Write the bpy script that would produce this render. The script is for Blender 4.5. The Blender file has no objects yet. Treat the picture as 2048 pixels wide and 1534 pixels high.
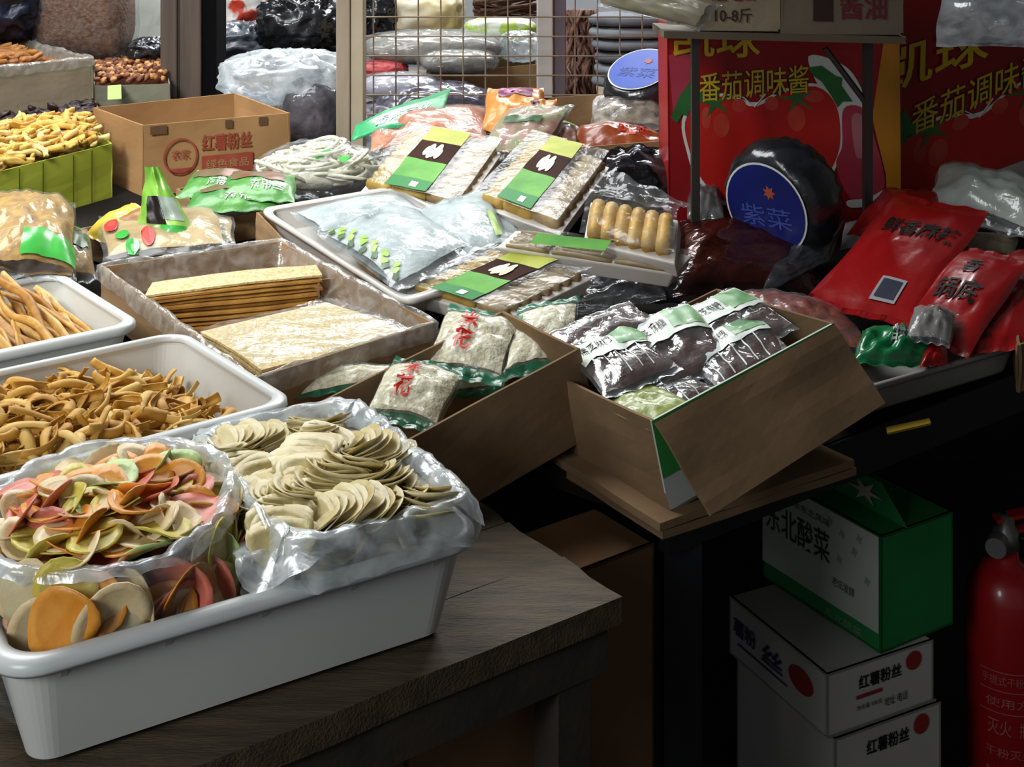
import bpy, math, random
from mathutils import Vector, Matrix, noise
R = random.Random(7)
scene = bpy.context.scene
COL = scene.collection
# ------------------------------------------------------------------ camera
F, CX, HY, ZC = 2500.0, 1024.0, -150.0, 1.5      # focal length (px of 2048), centre column, horizon row, eye height
cam_d = bpy.data.cameras.new('camera'); cam = bpy.data.objects.new('camera', cam_d); COL.objects.link(cam)
cam.location = (0, 0, ZC); cam.rotation_euler = (math.pi/2, 0, 0)
cam_d.sensor_fit = 'HORIZONTAL'; cam_d.sensor_width = 36.0; cam_d.lens = 36.0*F/2048.0
cam_d.shift_y = -(767.0-HY)/2048.0; cam_d.clip_start = 0.05
scene.camera = cam
# ------------------------------------------------------------------ world, lights, exposure
w = bpy.data.worlds.new('market_hall'); scene.world = w; w.use_nodes = True
w.node_tree.nodes['Background'].inputs[0].default_value = (0.82, 0.83, 0.88, 1)
w.node_tree.nodes['Background'].inputs[1].default_value = 0.14
def area(name, loc, target, sx, sy, power, col):
    l = bpy.data.lights.new(name, 'AREA'); l.shape = 'RECTANGLE'; l.size = sx; l.size_y = sy; l.energy = power; l.color = col
    o = bpy.data.objects.new(name, l); COL.objects.link(o); o.location = loc
    o.rotation_euler = (Vector(target)-Vector(loc)).to_track_quat('-Z', 'Y').to_euler()
    return o
area('skylight_lamp', (-1.5, 3.0, 3.2), (-0.5, 2.2, 0.8), 1.6, 1.6, 92, (0.96, 0.99, 1.0))
area('hall_lamp', (0.2, 5.6, 3.4), (0.0, 4.0, 0.9), 2.6, 1.0, 150, (1.0, 1.0, 1.0))
al = area('tub_fill_light', (-0.95, 0.15, 1.45), (-0.40, 1.15, 0.80), 0.5, 0.5, 2.3, (0.93, 0.97, 1.0)); al.data.spread = 1.5  # unseen fill added close by to brighten the tub front
sl_ = area('carton_fill_light', (-1.7, 0.7, 2.6), (-0.75, 2.7, 0.98), 0.8, 0.8, 9.5, (1.0, 0.98, 0.94)); sl_.data.spread = 0.95  # added frontal fill, out of view, lifting the left-hand carton fronts
scene.view_settings.view_transform = 'Standard'; scene.view_settings.look = 'None'
scene.view_settings.exposure = 0.0; scene.view_settings.gamma = 1.0; scene.view_settings.use_curve_mapping = False
# ------------------------------------------------------------------ placing helpers
def P(x, y, d): return Vector(((x-CX)*d/F, d, ZC-(y-HY)*d/F))
def PZ(x, y, z): return P(x, y, F*(ZC-z)/(y-HY))
SLOPE, Z0, D0 = 0.09, 0.75, 1.6                  # the display board rises gently towards the back
def board_z(d): return Z0+SLOPE*(d-D0)
def PS(x, y, h=0.0):                             # point at height h above the display board
    d = F*(ZC-Z0+SLOPE*D0-h)/((y-HY)+SLOPE*F); return P(x, y, d)
def lerp(a, b, t): return a+(b-a)*t
def nz(v, s=0.0): return noise.noise(Vector((v[0]+s*3.7, v[1]-s*1.3, v[2]+s*2.1)))
# ------------------------------------------------------------------ mesh building
class MB:
    def __init__(self): self.v = []; self.f = []
    def add(self, vs, fs):
        n = len(self.v); self.v += [Vector(p) for p in vs]; self.f += [tuple(i+n for i in q) for q in fs]; return self
    def merge(self, o): return self.add(o.v, o.f)
def quadbox(a, b, c, d, e, f, g, h):             # bottom a b c d, top e f g h
    return MB().add([a, b, c, d, e, f, g, h], [(3,2,1,0),(4,5,6,7),(0,1,5,4),(1,2,6,5),(2,3,7,6),(3,0,4,7)])
def slab(p0, p1, p2, p3, t, side=None):          # planar quad given thickness t along -normal
    p0, p1, p2, p3 = map(Vector, (p0, p1, p2, p3))
    n = (p1-p0).cross(p3-p0).normalized()
    if side is not None and n.dot(Vector(side)) < 0: n = -n
    o = -n*t
    return quadbox(p0+o, p1+o, p2+o, p3+o, p0, p1, p2, p3)
def mslab(p0, p1, p2, p3, t, side=None, n=10, warp=0.0, seed=0):   # subdivided slab with slight warp
    p0, p1, p2, p3 = map(Vector, (p0, p1, p2, p3))
    nn = (p1-p0).cross(p3-p0).normalized()
    if side is not None and nn.dot(Vector(side)) < 0: nn = -nn
    def s(u, v, o): 
        p = lerp(lerp(p0, p1, u), lerp(p3, p2, u), v)
        return p+nn*(o+warp*nz((u*3, v*3, 0), seed))
    return shell(s, n, n, 0, -t)
def shell(s, nu, nv, o0, o1):
    m = MB()
    vs = [s(i/nu, j/nv, o0) for j in range(nv+1) for i in range(nu+1)]
    vs += [s(i/nu, j/nv, o1) for j in range(nv+1) for i in range(nu+1)]
    K = (nu+1)*(nv+1); fs = []
    def I(i, j, k=0): return j*(nu+1)+i+k*K
    for j in range(nv):
        for i in range(nu):
            fs.append((I(i,j),I(i+1,j),I(i+1,j+1),I(i,j+1))); fs.append((I(i,j+1,1),I(i+1,j+1,1),I(i+1,j,1),I(i,j,1)))
    for i in range(nu):
        fs.append((I(i+1,0),I(i,0),I(i,0,1),I(i+1,0,1))); fs.append((I(i,nv),I(i+1,nv),I(i+1,nv,1),I(i,nv,1)))
    for j in range(nv):
        fs.append((I(0,j),I(0,j+1),I(0,j+1,1),I(0,j,1))); fs.append((I(nu,j+1),I(nu,j),I(nu,j,1),I(nu,j+1,1)))
    return m.add(vs, fs)
def loft(rings, closed=True, cap0=False, cap1=False):
    m = MB(); n = len(rings[0]); vs = [p for r in rings for p in r]; fs = []
    for k in range(len(rings)-1):
        for i in range(n if closed else n-1):
            j = (i+1) % n; fs.append((k*n+i, k*n+j, (k+1)*n+j, (k+1)*n+i))
    if cap0: fs.append(tuple(range(n-1, -1, -1)))
    if cap1: fs.append(tuple((len(rings)-1)*n+i for i in range(n)))
    return m.add(vs, fs)
def tube(path, r, n=8, cap=True):
    path = [Vector(p) for p in path]; rings = []
    up = Vector((0.13, 0.2, 0.97))
    for i, p in enumerate(path):
        t = (path[min(i+1, len(path)-1)]-path[max(i-1, 0)]).normalized()
        a = t.cross(up)
        if a.length < 1e-4: a = t.cross(Vector((1, 0, 0)))
        a.normalize(); b = t.cross(a); rr = r[i] if isinstance(r, (list, tuple)) else r
        rings.append([p+(a*math.cos(2*math.pi*k/n)+b*math.sin(2*math.pi*k/n))*rr for k in range(n)])
    return loft(rings, True, cap, cap)
def catmull(pts, n, closed=True):
    pts = [Vector(p) for p in pts]; m = len(pts); out = []
    segs = m if closed else m-1; dense = []
    for s in range(segs):
        g = lambda k: pts[k % m] if closed else pts[max(0, min(m-1, k))]
        p0, p1, p2, p3 = g(s-1), g(s), g(s+1), g(s+2)
        for k in range(12):
            t = k/12; dense.append(0.5*((2*p1)+(p2-p0)*t+(2*p0-5*p1+4*p2-p3)*t*t+(3*p1-p0-3*p2+p3)*t**3))
    if not closed: dense.append(pts[-1])
    else: dense.append(dense[0])
    L = [0]
    for a, b in zip(dense, dense[1:]): L.append(L[-1]+(b-a).length)
    k = 0; cnt = n if closed else n-1
    for i in range(n):
        s = L[-1]*i/cnt
        while k < len(L)-2 and L[k+1] < s: k += 1
        t = (s-L[k])/max(1e-9, L[k+1]-L[k]); out.append(lerp(dense[k], dense[k+1], min(1, t)))
    return out
def ellipsoid(c, ax, ay, az, nu=40, nv=24, amp=0.0, freq=6.0, seed=0, ridged=False, power=1.0, floor=None):
    c = Vector(c); ax, ay, az = Vector(ax), Vector(ay), Vector(az); rings = []
    def pw(t): return math.copysign(abs(t)**power, t)
    for j in range(1, nv):
        ph = -math.pi/2+math.pi*j/nv; ring = []
        for i in range(nu):
            th = 2*math.pi*i/nu
            q = ax*pw(math.cos(th)*math.cos(ph))+ay*pw(math.sin(th)*math.cos(ph))+az*pw(math.sin(ph))
            if amp:
                m_ = q.normalized()*freq; s = nz(m_, seed)+0.5*nz(m_*2.3, seed+5)
                if ridged: s = (1-abs(nz(m_, seed))*2)+0.6*(1-abs(nz(m_*2.2, seed+3))*2)-0.7
                q = q*(1+amp*s)
            p = c+q
            if floor is not None and p.z < floor: p.z = floor+0.0005
            ring.append(p)
        rings.append(ring)
    return loft(rings, True, True, True)
# ------------------------------------------------------------------ objects
WL = {}
def link(o): COL.objects.link(o); return o
def thing(name, label, cat, loc, group=None):
    o = bpy.data.objects.new(name, None); link(o); o.location = loc; o.empty_display_size = 0.05
    o['label'] = label; o['category'] = cat
    if group: o['group'] = group
    WL[o] = Vector(loc); return o
def tomesh(name, mb, base, smooth, m):
    me = bpy.data.meshes.new(name); me.from_pydata([tuple(p-base) for p in mb.v], [], mb.f); me.update()
    me.materials.append(m)
    if smooth:
        me.polygons.foreach_set('use_smooth', [True]*len(me.polygons))
    return me
def obj(name, mb, m, parent=None, smooth=False, label=None, cat=None, group=None, kind=None, bevel=0.0):
    if parent is not None: base = WL[parent]
    else:
        xs = [p.x for p in mb.v]; ys = [p.y for p in mb.v]; zs = [p.z for p in mb.v]
        base = Vector(((min(xs)+max(xs))/2, (min(ys)+max(ys))/2, min(zs)))
    o = bpy.data.objects.new(name, tomesh(name, mb, base, smooth, m)); link(o)
    if parent is not None: o.parent = parent
    else: o.location = base
    WL[o] = base
    if label: o['label'] = label
    if cat: o['category'] = cat
    if group: o['group'] = group
    if kind: o['kind'] = kind
    if bevel:
        b = o.modifiers.new('bevel', 'BEVEL'); b.width = bevel; b.segments = 2; b.limit_method = 'ANGLE'
    return o
def place(name, me, m, M, label, cat, group):    # one more individual sharing mesh data
    o = bpy.data.objects.new(name, me); link(o); o.matrix_world = M
    o.material_slots[0].link = 'OBJECT'; o.material_slots[0].material = m
    o['label'] = label; o['category'] = cat; o['group'] = group; return o
# ------------------------------------------------------------------ materials
MATS = {}
def lin(c):
    if isinstance(c, str):
        c = [int(c[i:i+2], 16)/255 for i in (0, 2, 4)]
        c = [x/12.92 if x <= .04045 else ((x+.055)/1.055)**2.4 for x in c]
    return (c[0], c[1], c[2], 1)
def mat(name, c, rough=0.55, c2=None, ns=40, bump=0.0, bs=80, spec=0.5, metal=0.0, coat=0.0, detail=4, stretch=None, contrast=(0.35, 0.65), sss=0.0, trl=0.0):
    if name in MATS: return MATS[name]
    m = bpy.data.materials.new(name); m.use_nodes = True; nt = m.node_tree; b = nt.nodes['Principled BSDF']
    b.inputs['Roughness'].default_value = rough; b.inputs['Metallic'].default_value = metal
    b.inputs['Specular IOR Level'].default_value = spec; b.inputs['Coat Weight'].default_value = coat; b.inputs['Coat Roughness'].default_value = 0.08
    b.inputs['Base Color'].default_value = lin(c)
    if trl: b.inputs['Transmission Weight'].default_value = trl
    tc = None
    if c2 is not None or bump:
        tc = nt.nodes.new('ShaderNodeTexCoord'); mp = nt.nodes.new('ShaderNodeMapping'); nt.links.new(tc.outputs['Object'], mp.inputs[0])
        if stretch: mp.inputs['Scale'].default_value = stretch
    if c2 is not None:
        n = nt.nodes.new('ShaderNodeTexNoise'); n.inputs['Scale'].default_value = ns; n.inputs['Detail'].default_value = detail
        r = nt.nodes.new('ShaderNodeValToRGB'); r.color_ramp.elements[0].position = contrast[0]; r.color_ramp.elements[1].position = contrast[1]
        r.color_ramp.elements[0].color = lin(c); r.color_ramp.elements[1].color = lin(c2)
        nt.links.new(mp.outputs[0], n.inputs[0]); nt.links.new(n.outputs[0], r.inputs[0]); nt.links.new(r.outputs[0], b.inputs['Base Color'])
    if bump:
        n = nt.nodes.new('ShaderNodeTexNoise'); n.inputs['Scale'].default_value = bs; n.inputs['Detail'].default_value = 3
        bn = nt.nodes.new('ShaderNodeBump'); bn.inputs['Strength'].default_value = bump; bn.inputs['Distance'].default_value = 0.004
        nt.links.new(mp.outputs[0], n.inputs[0]); nt.links.new(n.outputs[0], bn.inputs['Height']); nt.links.new(bn.outputs[0], b.inputs['Normal'])
    MATS[name] = m; return m
def film(name, milk=0.25, tint='f4f7f8', rough=0.12, bs=45, gloss=0.12, bump=0.5, col='eef2f4', lo=0.35, hi=0.75):
    if name in MATS: return MATS[name]
    m = bpy.data.materials.new(name); m.use_nodes = True; nt = m.node_tree; N = nt.nodes; Lk = nt.links
    for n in list(N): N.remove(n)
    out = N.new('ShaderNodeOutputMaterial'); tr = N.new('ShaderNodeBsdfTransparent'); tr.inputs[0].default_value = lin(tint)
    df = N.new('ShaderNodeBsdfDiffuse'); df.inputs[0].default_value = lin(col)
    tl = N.new('ShaderNodeBsdfTranslucent'); tl.inputs[0].default_value = lin(col)
    md = N.new('ShaderNodeMixShader'); md.inputs[0].default_value = 0.4; Lk.new(df.outputs[0], md.inputs[1]); Lk.new(tl.outputs[0], md.inputs[2])
    tc = N.new('ShaderNodeTexCoord'); no = N.new('ShaderNodeTexNoise'); no.inputs['Scale'].default_value = bs*0.6; no.inputs['Detail'].default_value = 4
    no.inputs['Distortion'].default_value = 1.2
    Lk.new(tc.outputs['Object'], no.inputs[0])
    mr = N.new('ShaderNodeMapRange'); mr.inputs[1].default_value = lo; mr.inputs[2].default_value = hi; mr.inputs[3].default_value = milk*0.35; mr.inputs[4].default_value = min(1, milk*1.7)
    Lk.new(no.outputs[0], mr.inputs[0])
    m1 = N.new('ShaderNodeMixShader'); Lk.new(mr.outputs[0], m1.inputs[0]); Lk.new(tr.outputs[0], m1.inputs[1]); Lk.new(md.outputs[0], m1.inputs[2])
    gl = N.new('ShaderNodeBsdfGlossy'); gl.inputs['Roughness'].default_value = rough; gl.inputs[0].default_value = (1, 1, 1, 1)
    n2 = N.new('ShaderNodeTexNoise'); n2.inputs['Scale'].default_value = bs; n2.inputs['Detail'].default_value = 3; n2.inputs['Distortion'].default_value = 0.8
    Lk.new(tc.outputs['Object'], n2.inputs[0])
    bn = N.new('ShaderNodeBump'); bn.inputs['Strength'].default_value = bump; bn.inputs['Distance'].default_value = 0.003
    Lk.new(n2.outputs[0], bn.inputs['Height']); Lk.new(bn.outputs[0], gl.inputs['Normal'])
    lw = N.new('ShaderNodeLayerWeight'); lw.inputs[0].default_value = 0.25; Lk.new(bn.outputs[0], lw.inputs['Normal'])
    ad = N.new('ShaderNodeMath'); ad.operation = 'MULTIPLY_ADD'; ad.inputs[1].default_value = 0.06; ad.inputs[2].default_value = gloss*0.45; ad.use_clamp = True
    Lk.new(lw.outputs['Facing'], ad.inputs[0])
    m2 = N.new('ShaderNodeMixShader'); Lk.new(ad.outputs[0], m2.inputs[0]); Lk.new(m1.outputs[0], m2.inputs[1]); Lk.new(gl.outputs[0], m2.inputs[2])
    Lk.new(m2.outputs[0], out.inputs[0]); MATS[name] = m; return m
# ------------------------------------------------------------------ writing
TXT = {}
def text_mesh(s, bold=0.0):
    k = (s, bold)
    if k in TXT: return TXT[k]
    cu = bpy.data.curves.new('t', 'FONT'); cu.body = s; cu.offset = bold; cu.resolution_u = 3
    o = bpy.data.objects.new('t', cu); link(o); dg = bpy.context.evaluated_depsgraph_get(); dg.update()
    me = bpy.data.meshes.new_from_object(o.evaluated_get(dg))
    vs = [v.co.copy() for v in me.vertices]; fs = [tuple(p.vertices) for p in me.polygons]
    bpy.data.objects.remove(o); bpy.data.curves.remove(cu); bpy.data.meshes.remove(me)
    x0 = min(v.x for v in vs); x1 = max(v.x for v in vs); y0 = min(v.y for v in vs); y1 = max(v.y for v in vs)
    TXT[k] = ([((v.x-x0)/(x1-x0), (v.y-y0)/(y1-y0)) for v in vs], fs); return TXT[k]
def text_on(s, string, u0, u1, v0, v1, off=0.001, bold=0.0, slant=0.0):
    vs, fs = text_mesh(string, bold)
    return MB().add([s(lerp(u0, u1, a), lerp(v0, v1, b)+slant*a, off) for a, b in vs], fs)
def vtext_on(s, string, u0, u1, v0, v1, off=0.001, bold=0.0):     # characters one below the other
    m = MB(); n = len(string)
    for i, ch in enumerate(string):
        t1 = lerp(v1, v0, i/n); t0 = lerp(v1, v0, (i+0.9)/n); m.merge(text_on(s, ch, u0, u1, t0, t1, off, bold))
    return m
def decal(s, pts, off=0.0008): return MB().add([s(u, v, off) for u, v in pts], [tuple(range(len(pts)))])
def patch(s, u0, u1, v0, v1, off=0.0008, nu=8, nv=8):
    m = MB(); vs = [s(lerp(u0, u1, i/nu), lerp(v0, v1, j/nv), off) for j in range(nv+1) for i in range(nu+1)]
    return m.add(vs, [(j*(nu+1)+i, j*(nu+1)+i+1, (j+1)*(nu+1)+i+1, (j+1)*(nu+1)+i) for j in range(nv) for i in range(nu)])
def disc_pts(cu, cv, ru, rv, n=28): return [(cu+ru*math.cos(2*math.pi*k/n), cv+rv*math.sin(2*math.pi*k/n)) for k in range(n)]
def flat(A, B, C, up=Vector((0, -0.5, 1))):
    A, B, C = Vector(A), Vector(B), Vector(C); n = (B-A).cross(C-A).normalized()
    if n.dot(up) < 0: n = -n
    return lambda u, v, off=0.0: A+(B-A)*u+(C-A)*v+n*off
def pillow(A, B, C, th, seam=0.07, ex=0.5, wr=0.16, seed=0, up=Vector((0, -0.6, 1)), useam=0.0):
    A, B, C = Vector(A), Vector(B), Vector(C); n = (B-A).cross(C-A).normalized()
    if n.dot(up) < 0: n = -n
    def env(t, s):
        if t <= s or t >= 1-s: return 0.0
        q = (t-s)/(1-2*s); return (4*q*(1-q))**ex
    def s(u, v, off=0.0, side=1):
        e = env(u, useam)*env(v, seam)
        h = th*e*(0.78 if side > 0 else -0.22)
        h += th*wr*e*(nz((u*5, v*5, seed), seed)+0.6*nz((u*12, v*11, seed), seed+2))*side
        if v <= seam or v >= 1-seam: h += th*0.06*math.sin(u*26+seed)
        du = 0.012*math.sin(v*9+seed)+0.035*(1-env(v, seam))*0
        q = 0.06*(1-(2*u-1)**2)*(1-min(1, env(v, seam)*1.5))*0
        return A+(B-A)*(u+du*(u-0.5)*2)+(C-A)*(v+0.012*math.sin(u*7+seed*2))+n*(h+off*side)
    s.n = n; return s
def pillow_mesh(s, nu=22, nv=24, off=0.0, v0=0.0, v1=1.0, u0=0.0, u1=1.0):
    m = MB()
    for side in (1, -1):
        vs = [s(lerp(u0, u1, i/nu), lerp(v0, v1, j/nv), off, side) for j in range(nv+1) for i in range(nu+1)]
        fs = [(j*(nu+1)+i, j*(nu+1)+i+1, (j+1)*(nu+1)+i+1, (j+1)*(nu+1)+i) for j in range(nv) for i in range(nu)]
        if side < 0: fs = [q[::-1] for q in fs]
        m.add(vs, fs)
    return m
def base_of(*pts):
    c = sum(pts, Vector())/len(pts); return Vector((c.x, c.y, min(p.z for p in pts)))
# ------------------------------------------------------------------ shared materials
BROWN = mat('cardboard', '8a6e50', 0.85, 'a08260', 6, 0.15, 120, spec=0.2)
BROWN_D = mat('cardboard_raw', '7a6248', 0.9, '8b7154', 8, 0.1, 90, spec=0.15)
EDGE = mat('cardboard_edge', 'b79a72', 0.9)
TUBW = mat('white_plastic', 'c3c5c0', 0.38, 'd0d1cc', 3, 0.03, 20, spec=0.4)
TUBR = mat('white_plastic_rim', 'c9ccca', 0.3, spec=0.5)
BLACK = mat('black_plastic', '101114', 0.35, '1a1b20', 12, 0.5, 30)
BLKBAG = mat('black_bag_film', '16181d', 0.22, '2a2d33', 14, 0.9, 26, spec=0.7)
DWOOD = mat('weathered_wood', '33281a', 0.75, '52442e', 5, 0.5, 40, stretch=(2, 14, 8), contrast=(0.3, 0.7))
DARK = mat('dark_paint', '15161a', 0.5, '1f2024', 8)
CLEAR = film('clear_film', 0.08, gloss=0.05, rough=0.12, bs=50)
CLEAR2 = film('clear_film_loose', 0.15, gloss=0.08, rough=0.12, bs=40, bump=0.8)
MILKY = film('milky_film', 0.62, gloss=0.14, rough=0.2, bs=38, bump=0.8, col='eef4f6')
# ================================================================== SETTING
floor_m = mat('concrete_floor', '2a2a2b', 0.7, '38383a', 4, 0.2, 30)
fl = obj('floor', slab((-4, -2, 0), (4, -2, 0), (4, 8, 0), (-4, 8, 0), 0.1, (0, 0, 1)), floor_m, kind='structure')
wall_m = mat('hall_wall', 'c9cccf', 0.8, 'b9bdc2', 2)
obj('wall_back', slab((-4, 7, 0), (4, 7, 0), (4, 7, 4), (-4, 7, 4), 0.1, (0, -1, 0)), wall_m, kind='structure')
obj('wall_right', slab((3.2, -2, 0), (3.2, 7, 0), (3.2, 7, 4), (3.2, -2, 4), 0.1, (-1, 0, 0)), mat('side_wall', '55534f', 0.9), kind='structure')
obj('ceiling', slab((-4, -2, 4.0), (4, -2, 4.0), (4, 8, 4.0), (-4, 8, 4.0), 0.1, (0, 0, -1)), mat('ceiling_paint', '6a6c6e', 0.9), kind='structure')
# ================================================================== TABLES
def planks(name, parent, O, e1, e2, L, W, z, t, n, m, gap=0.003, seed=0, kind=None):
    for k in range(n):
        b0 = W*k/n+gap/2; b1 = W*(k+1)/n-gap/2; dz = 0.0015*math.sin(k*2.3+seed)
        rows = []
        mm = MB(); N = 24
        def s(u, v, o):
            a = L*u; b = lerp(b0, b1, v)
            p = O+e1*a+e2*b; fr = 0.0
            edge = max(0, 1-abs(v)*1.0) if k == 0 else 0
            wob = 0.004*nz((a*9, b*9, seed), k)*(1 if (u > 0.93 or k == 0) else 0.2)
            p = p+e2*wob*(1 if v < 0.5 else 0.2)+e1*(0.008*nz((b*40, k, seed), 3) if u > 0.99 else 0)
            return Vector((p.x, p.y, z+dz+o+0.0012*nz((a*20, b*20, 0), k+seed)))
        obj('plank', shell(s, N, 4, 0, -t), m, parent, label=None)
n1 = Vector((-0.576, 0.817, 0)); t1 = Vector((0.817, 0.576, 0))
FR1 = Vector((0.122, 1.392, 0)); O1 = FR1-t1*1.1
tb = thing('wooden_table', 'low weathered wooden plank table under the white plastic tub', 'table', (O1+t1*0.6+n1*0.2))
planks('plank', tb, O1, t1, n1, 1.1, 0.44, 0.75, 0.03, 4, DWOOD, seed=1)
ap = lambda a, b, z: O1+t1*a+n1*b+Vector((0, 0, z))
obj('apron', slab(ap(0, .006, .672), ap(1.085, .006, .672), ap(1.085, .006, .722), ap(0, .006, .722), 0.025, -n1), mat('dark_wood_edge', '2a231c', 0.8, '3a3026', 9, 0.4, 40), tb)
for a, b in ((0.05, .03), (1.04, .03), (0.05, .40), (1.04, .40)):
    q = ap(a, b, 0); s = 0.022
    obj('leg', quadbox(*[q+t1*i*s+n1*j*s for i, j in ((-1,-1),(1,-1),(1,1),(-1,1))], *[q+t1*i*s+n1*j*s+Vector((0,0,.72)) for i, j in ((-1,-1),(1,-1),(1,1),(-1,1))]), MATS['dark_wood_edge'], tb)
# the sloping display board of the main stall
td = Vector((0.844, 0.536, 0)); nd = Vector((-0.536, 0.844, 0))
def onb(x, y, o=0): return Vector((x, y, board_z(y)+o))
bt = thing('display_table', 'dark sloping display table carrying the rows of packets', 'table', (0.2, 2.6, 0))
poly = [(0.20, 1.615), (1.35, 2.345), (1.5, 3.75), (-.78, 3.75), (-.78, 3.5), (-1.08, 3.5), (-1.08, 3.75), (-2.0, 3.75), (-1.5, 1.35), (-0.9, 1.42), (-0.12, 1.83)]
mb = MB(); n = len(poly)
mb.add([onb(x, y) for x, y in poly]+[onb(x, y, -0.03) for x, y in poly], [tuple(range(n)), tuple(range(2*n-1, n-1, -1))]+[(i, i+n, (i+1) % n+n, (i+1) % n) for i in range(n)])
obj('table_top', mb, mat('dark_board', '15120f', 0.85, '211c18', 7, 0.2, 30, spec=0.1), bt)
e0, e1_ = onb(0.20, 1.615), onb(1.35, 2.345)
obj('front_edge', slab(e0+Vector((0,0,-.065))-nd*.004, e1_+Vector((0,0,-.065))-nd*.004, e1_-nd*.004+Vector((0,0,-.002)), e0-nd*.004+Vector((0,0,-.002)), 0.02, -nd), DARK, bt)
for x, y in ((0.225, 1.67), (1.28, 2.45), (1.3, 3.6), (-1.6, 3.6), (-1.2, 1.7)):
    q = Vector((x, y, 0)); s = 0.025; zt = board_z(y)-.03
    obj('leg', quadbox(*[q+Vector((i*s, j*s, 0)) for i, j in ((-1,-1),(1,-1),(1,1),(-1,1))], *[q+Vector((i*s, j*s, zt)) for i, j in ((-1,-1),(1,-1),(1,1),(-1,1))]), DARK, bt)
# dark back panel under the stall so the space below stays closed in
obj('wall_under_stall', slab((-2.2, 3.5, 0), (2.4, 3.5, 0), (2.4, 3.5, 0.88), (-2.2, 3.5, 0.88), 0.03, (0, -1, 0)), DARK, kind='structure')
# ================================================================== TUBS AND CARTONS
def rrect(O, e1, e2, L, W, r, inset, z, n=10):
    pts = []
    for (a, b, th0) in ((L-inset-r, inset+r, -90), (L-inset-r, W-inset-r, 0), (inset+r, W-inset-r, 90), (inset+r, inset+r, 180)):
        for k in range(n):
            th = math.radians(th0+90*k/(n-1)); p = O+e1*(a+r*math.cos(th))+e2*(b+r*math.sin(th)); pts.append(Vector((p.x, p.y, z)))
    return pts
def tub(name, label, O, e1, e2, L, W, z0, z1, taper=0.02, r=0.045, lip=0.012, group=None, ribs=5):
    O = Vector((O[0], O[1], 0))
    t = thing(name, label, 'tub', tuple(Vector((*(O+e1*L/2+e2*W/2).xy, z0))), group)
    rr = lambda ins, z: rrect(O, e1, e2, L, W, max(0.012, r-ins*0.6), ins, z)
    tk = 0.003
    def mid(i0, i1, k): return lerp(i0, i1, k)
    rings = [rr(taper+lip+0.01, z0), rr(taper+lip, z0+0.006), rr(lip, z1-0.012), rr(lip, z1-0.001), rr(lip+tk, z1-0.001), rr(lip+tk, z1-0.012), rr(taper+lip+tk, z0+0.008)]
    m = loft(rings, True, True, True); obj('body', m, TUBW, t, smooth=False)
    lipr = [rr(lip+0.001, z1-0.012), rr(0.002, z1-0.014), rr(0.0, z1-0.010), rr(0.001, z1-0.003), rr(0.005, z1), rr(lip, z1+0.0015), rr(lip+tk+.002, z1-0.0005), rr(lip+tk+.002, z1-0.006)]
    obj('rim', loft(lipr, True), TUBR, t, smooth=True)
    for k in range(ribs):
        a = L*(0.12+0.76*k/max(1, ribs-1)); s = 0.003
        p = O+e1*a+e2*(lip*0.45); q = O+e1*a+e2*(lip+0.006)
        mm = quadbox(*[Vector((x.x, x.y, z)) for z, x in ((z1-.030, q-e1*s), (z1-.030, q+e1*s), (z1-.030, q+e1*s+e2*.004), (z1-.030, q-e1*s+e2*.004), (z1-.012, p-e1*s), (z1-.012, p+e1*s), (z1-.012, q+e1*s+e2*.004), (z1-.012, q-e1*s+e2*.004))])
        obj('rib', mm, TUBR, t)
    return t
def carton(name, label, rim, down, h, m, t=0.004, skip=(), cat='carton', group=None, edge=True, inner=None, grow=0.0):
    rim = [Vector(p) for p in rim]; down = Vector(down).normalized(); bot = [p+down*h for p in rim]
    c = sum(rim, Vector())/4
    bot = [lerp(p, c+down*h, grow) for p in bot]
    root = thing(name, label, cat, tuple(base_of(*bot)), group)
    names = ['front_panel', 'side_panel', 'back_panel', 'side_panel']
    panels = {}
    for i in range(4):
        if i in skip: continue
        a, b = rim[i], rim[(i+1) % 4]; a2, b2 = bot[i], bot[(i+1) % 4]
        outw = (a+b)/2-c
        panels[i] = obj(names[i], mslab(a2, b2, b, a, t, outw, 6, 0.0025, i+len(name)), m, root)
    obj('bottom_panel', slab(*bot, t, down), m, root)
    root_panels[root.name] = panels
    return root
root_panels = {}
# front tub
e1 = Vector((0.857, 0.515, 0)); e2 = Vector((-0.515, 0.857, 0))
OT = Vector((-0.436, 1.055, 0))
tub('plastic_tub', 'large white plastic tub of colourful and pale chips at the table edge', OT, e1, e2, 0.483, 0.34, 0.7525, 0.866, 0.022)
def T1(a, b, z): p = OT+e1*(a+.013)+e2*b; return Vector((p.x, p.y, z))
# curl tub
f1 = Vector((0.782, 0.623, 0)); f2 = Vector((-0.623, 0.782, 0)); O2 = Vector((-0.268, 1.585, 0))-f1*0.50
tub('plastic_tub', 'white plastic tub heaped with yellow snack curls', O2, f1, f2, 0.50, 0.36, 0.772, 0.897, 0.02, ribs=0)
def T2(a, b, z): p = O2+f1*a+f2*b; return Vector((p.x, p.y, z))
# stick tub
g1 = Vector((0.776, 0.629, 0)); g2 = Vector((-0.629, 0.776, 0)); O3 = Vector((-0.548, 1.870, 0))-g1*0.42
tub('plastic_tub', 'white plastic tub holding long dried tofu sticks', O3, g1, g2, 0.42, 0.36, 0.800, 0.905, 0.02, ribs=0)
def T3(a, b, z): p = O3+g1*a+g2*b; return Vector((p.x, p.y, z))
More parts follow.
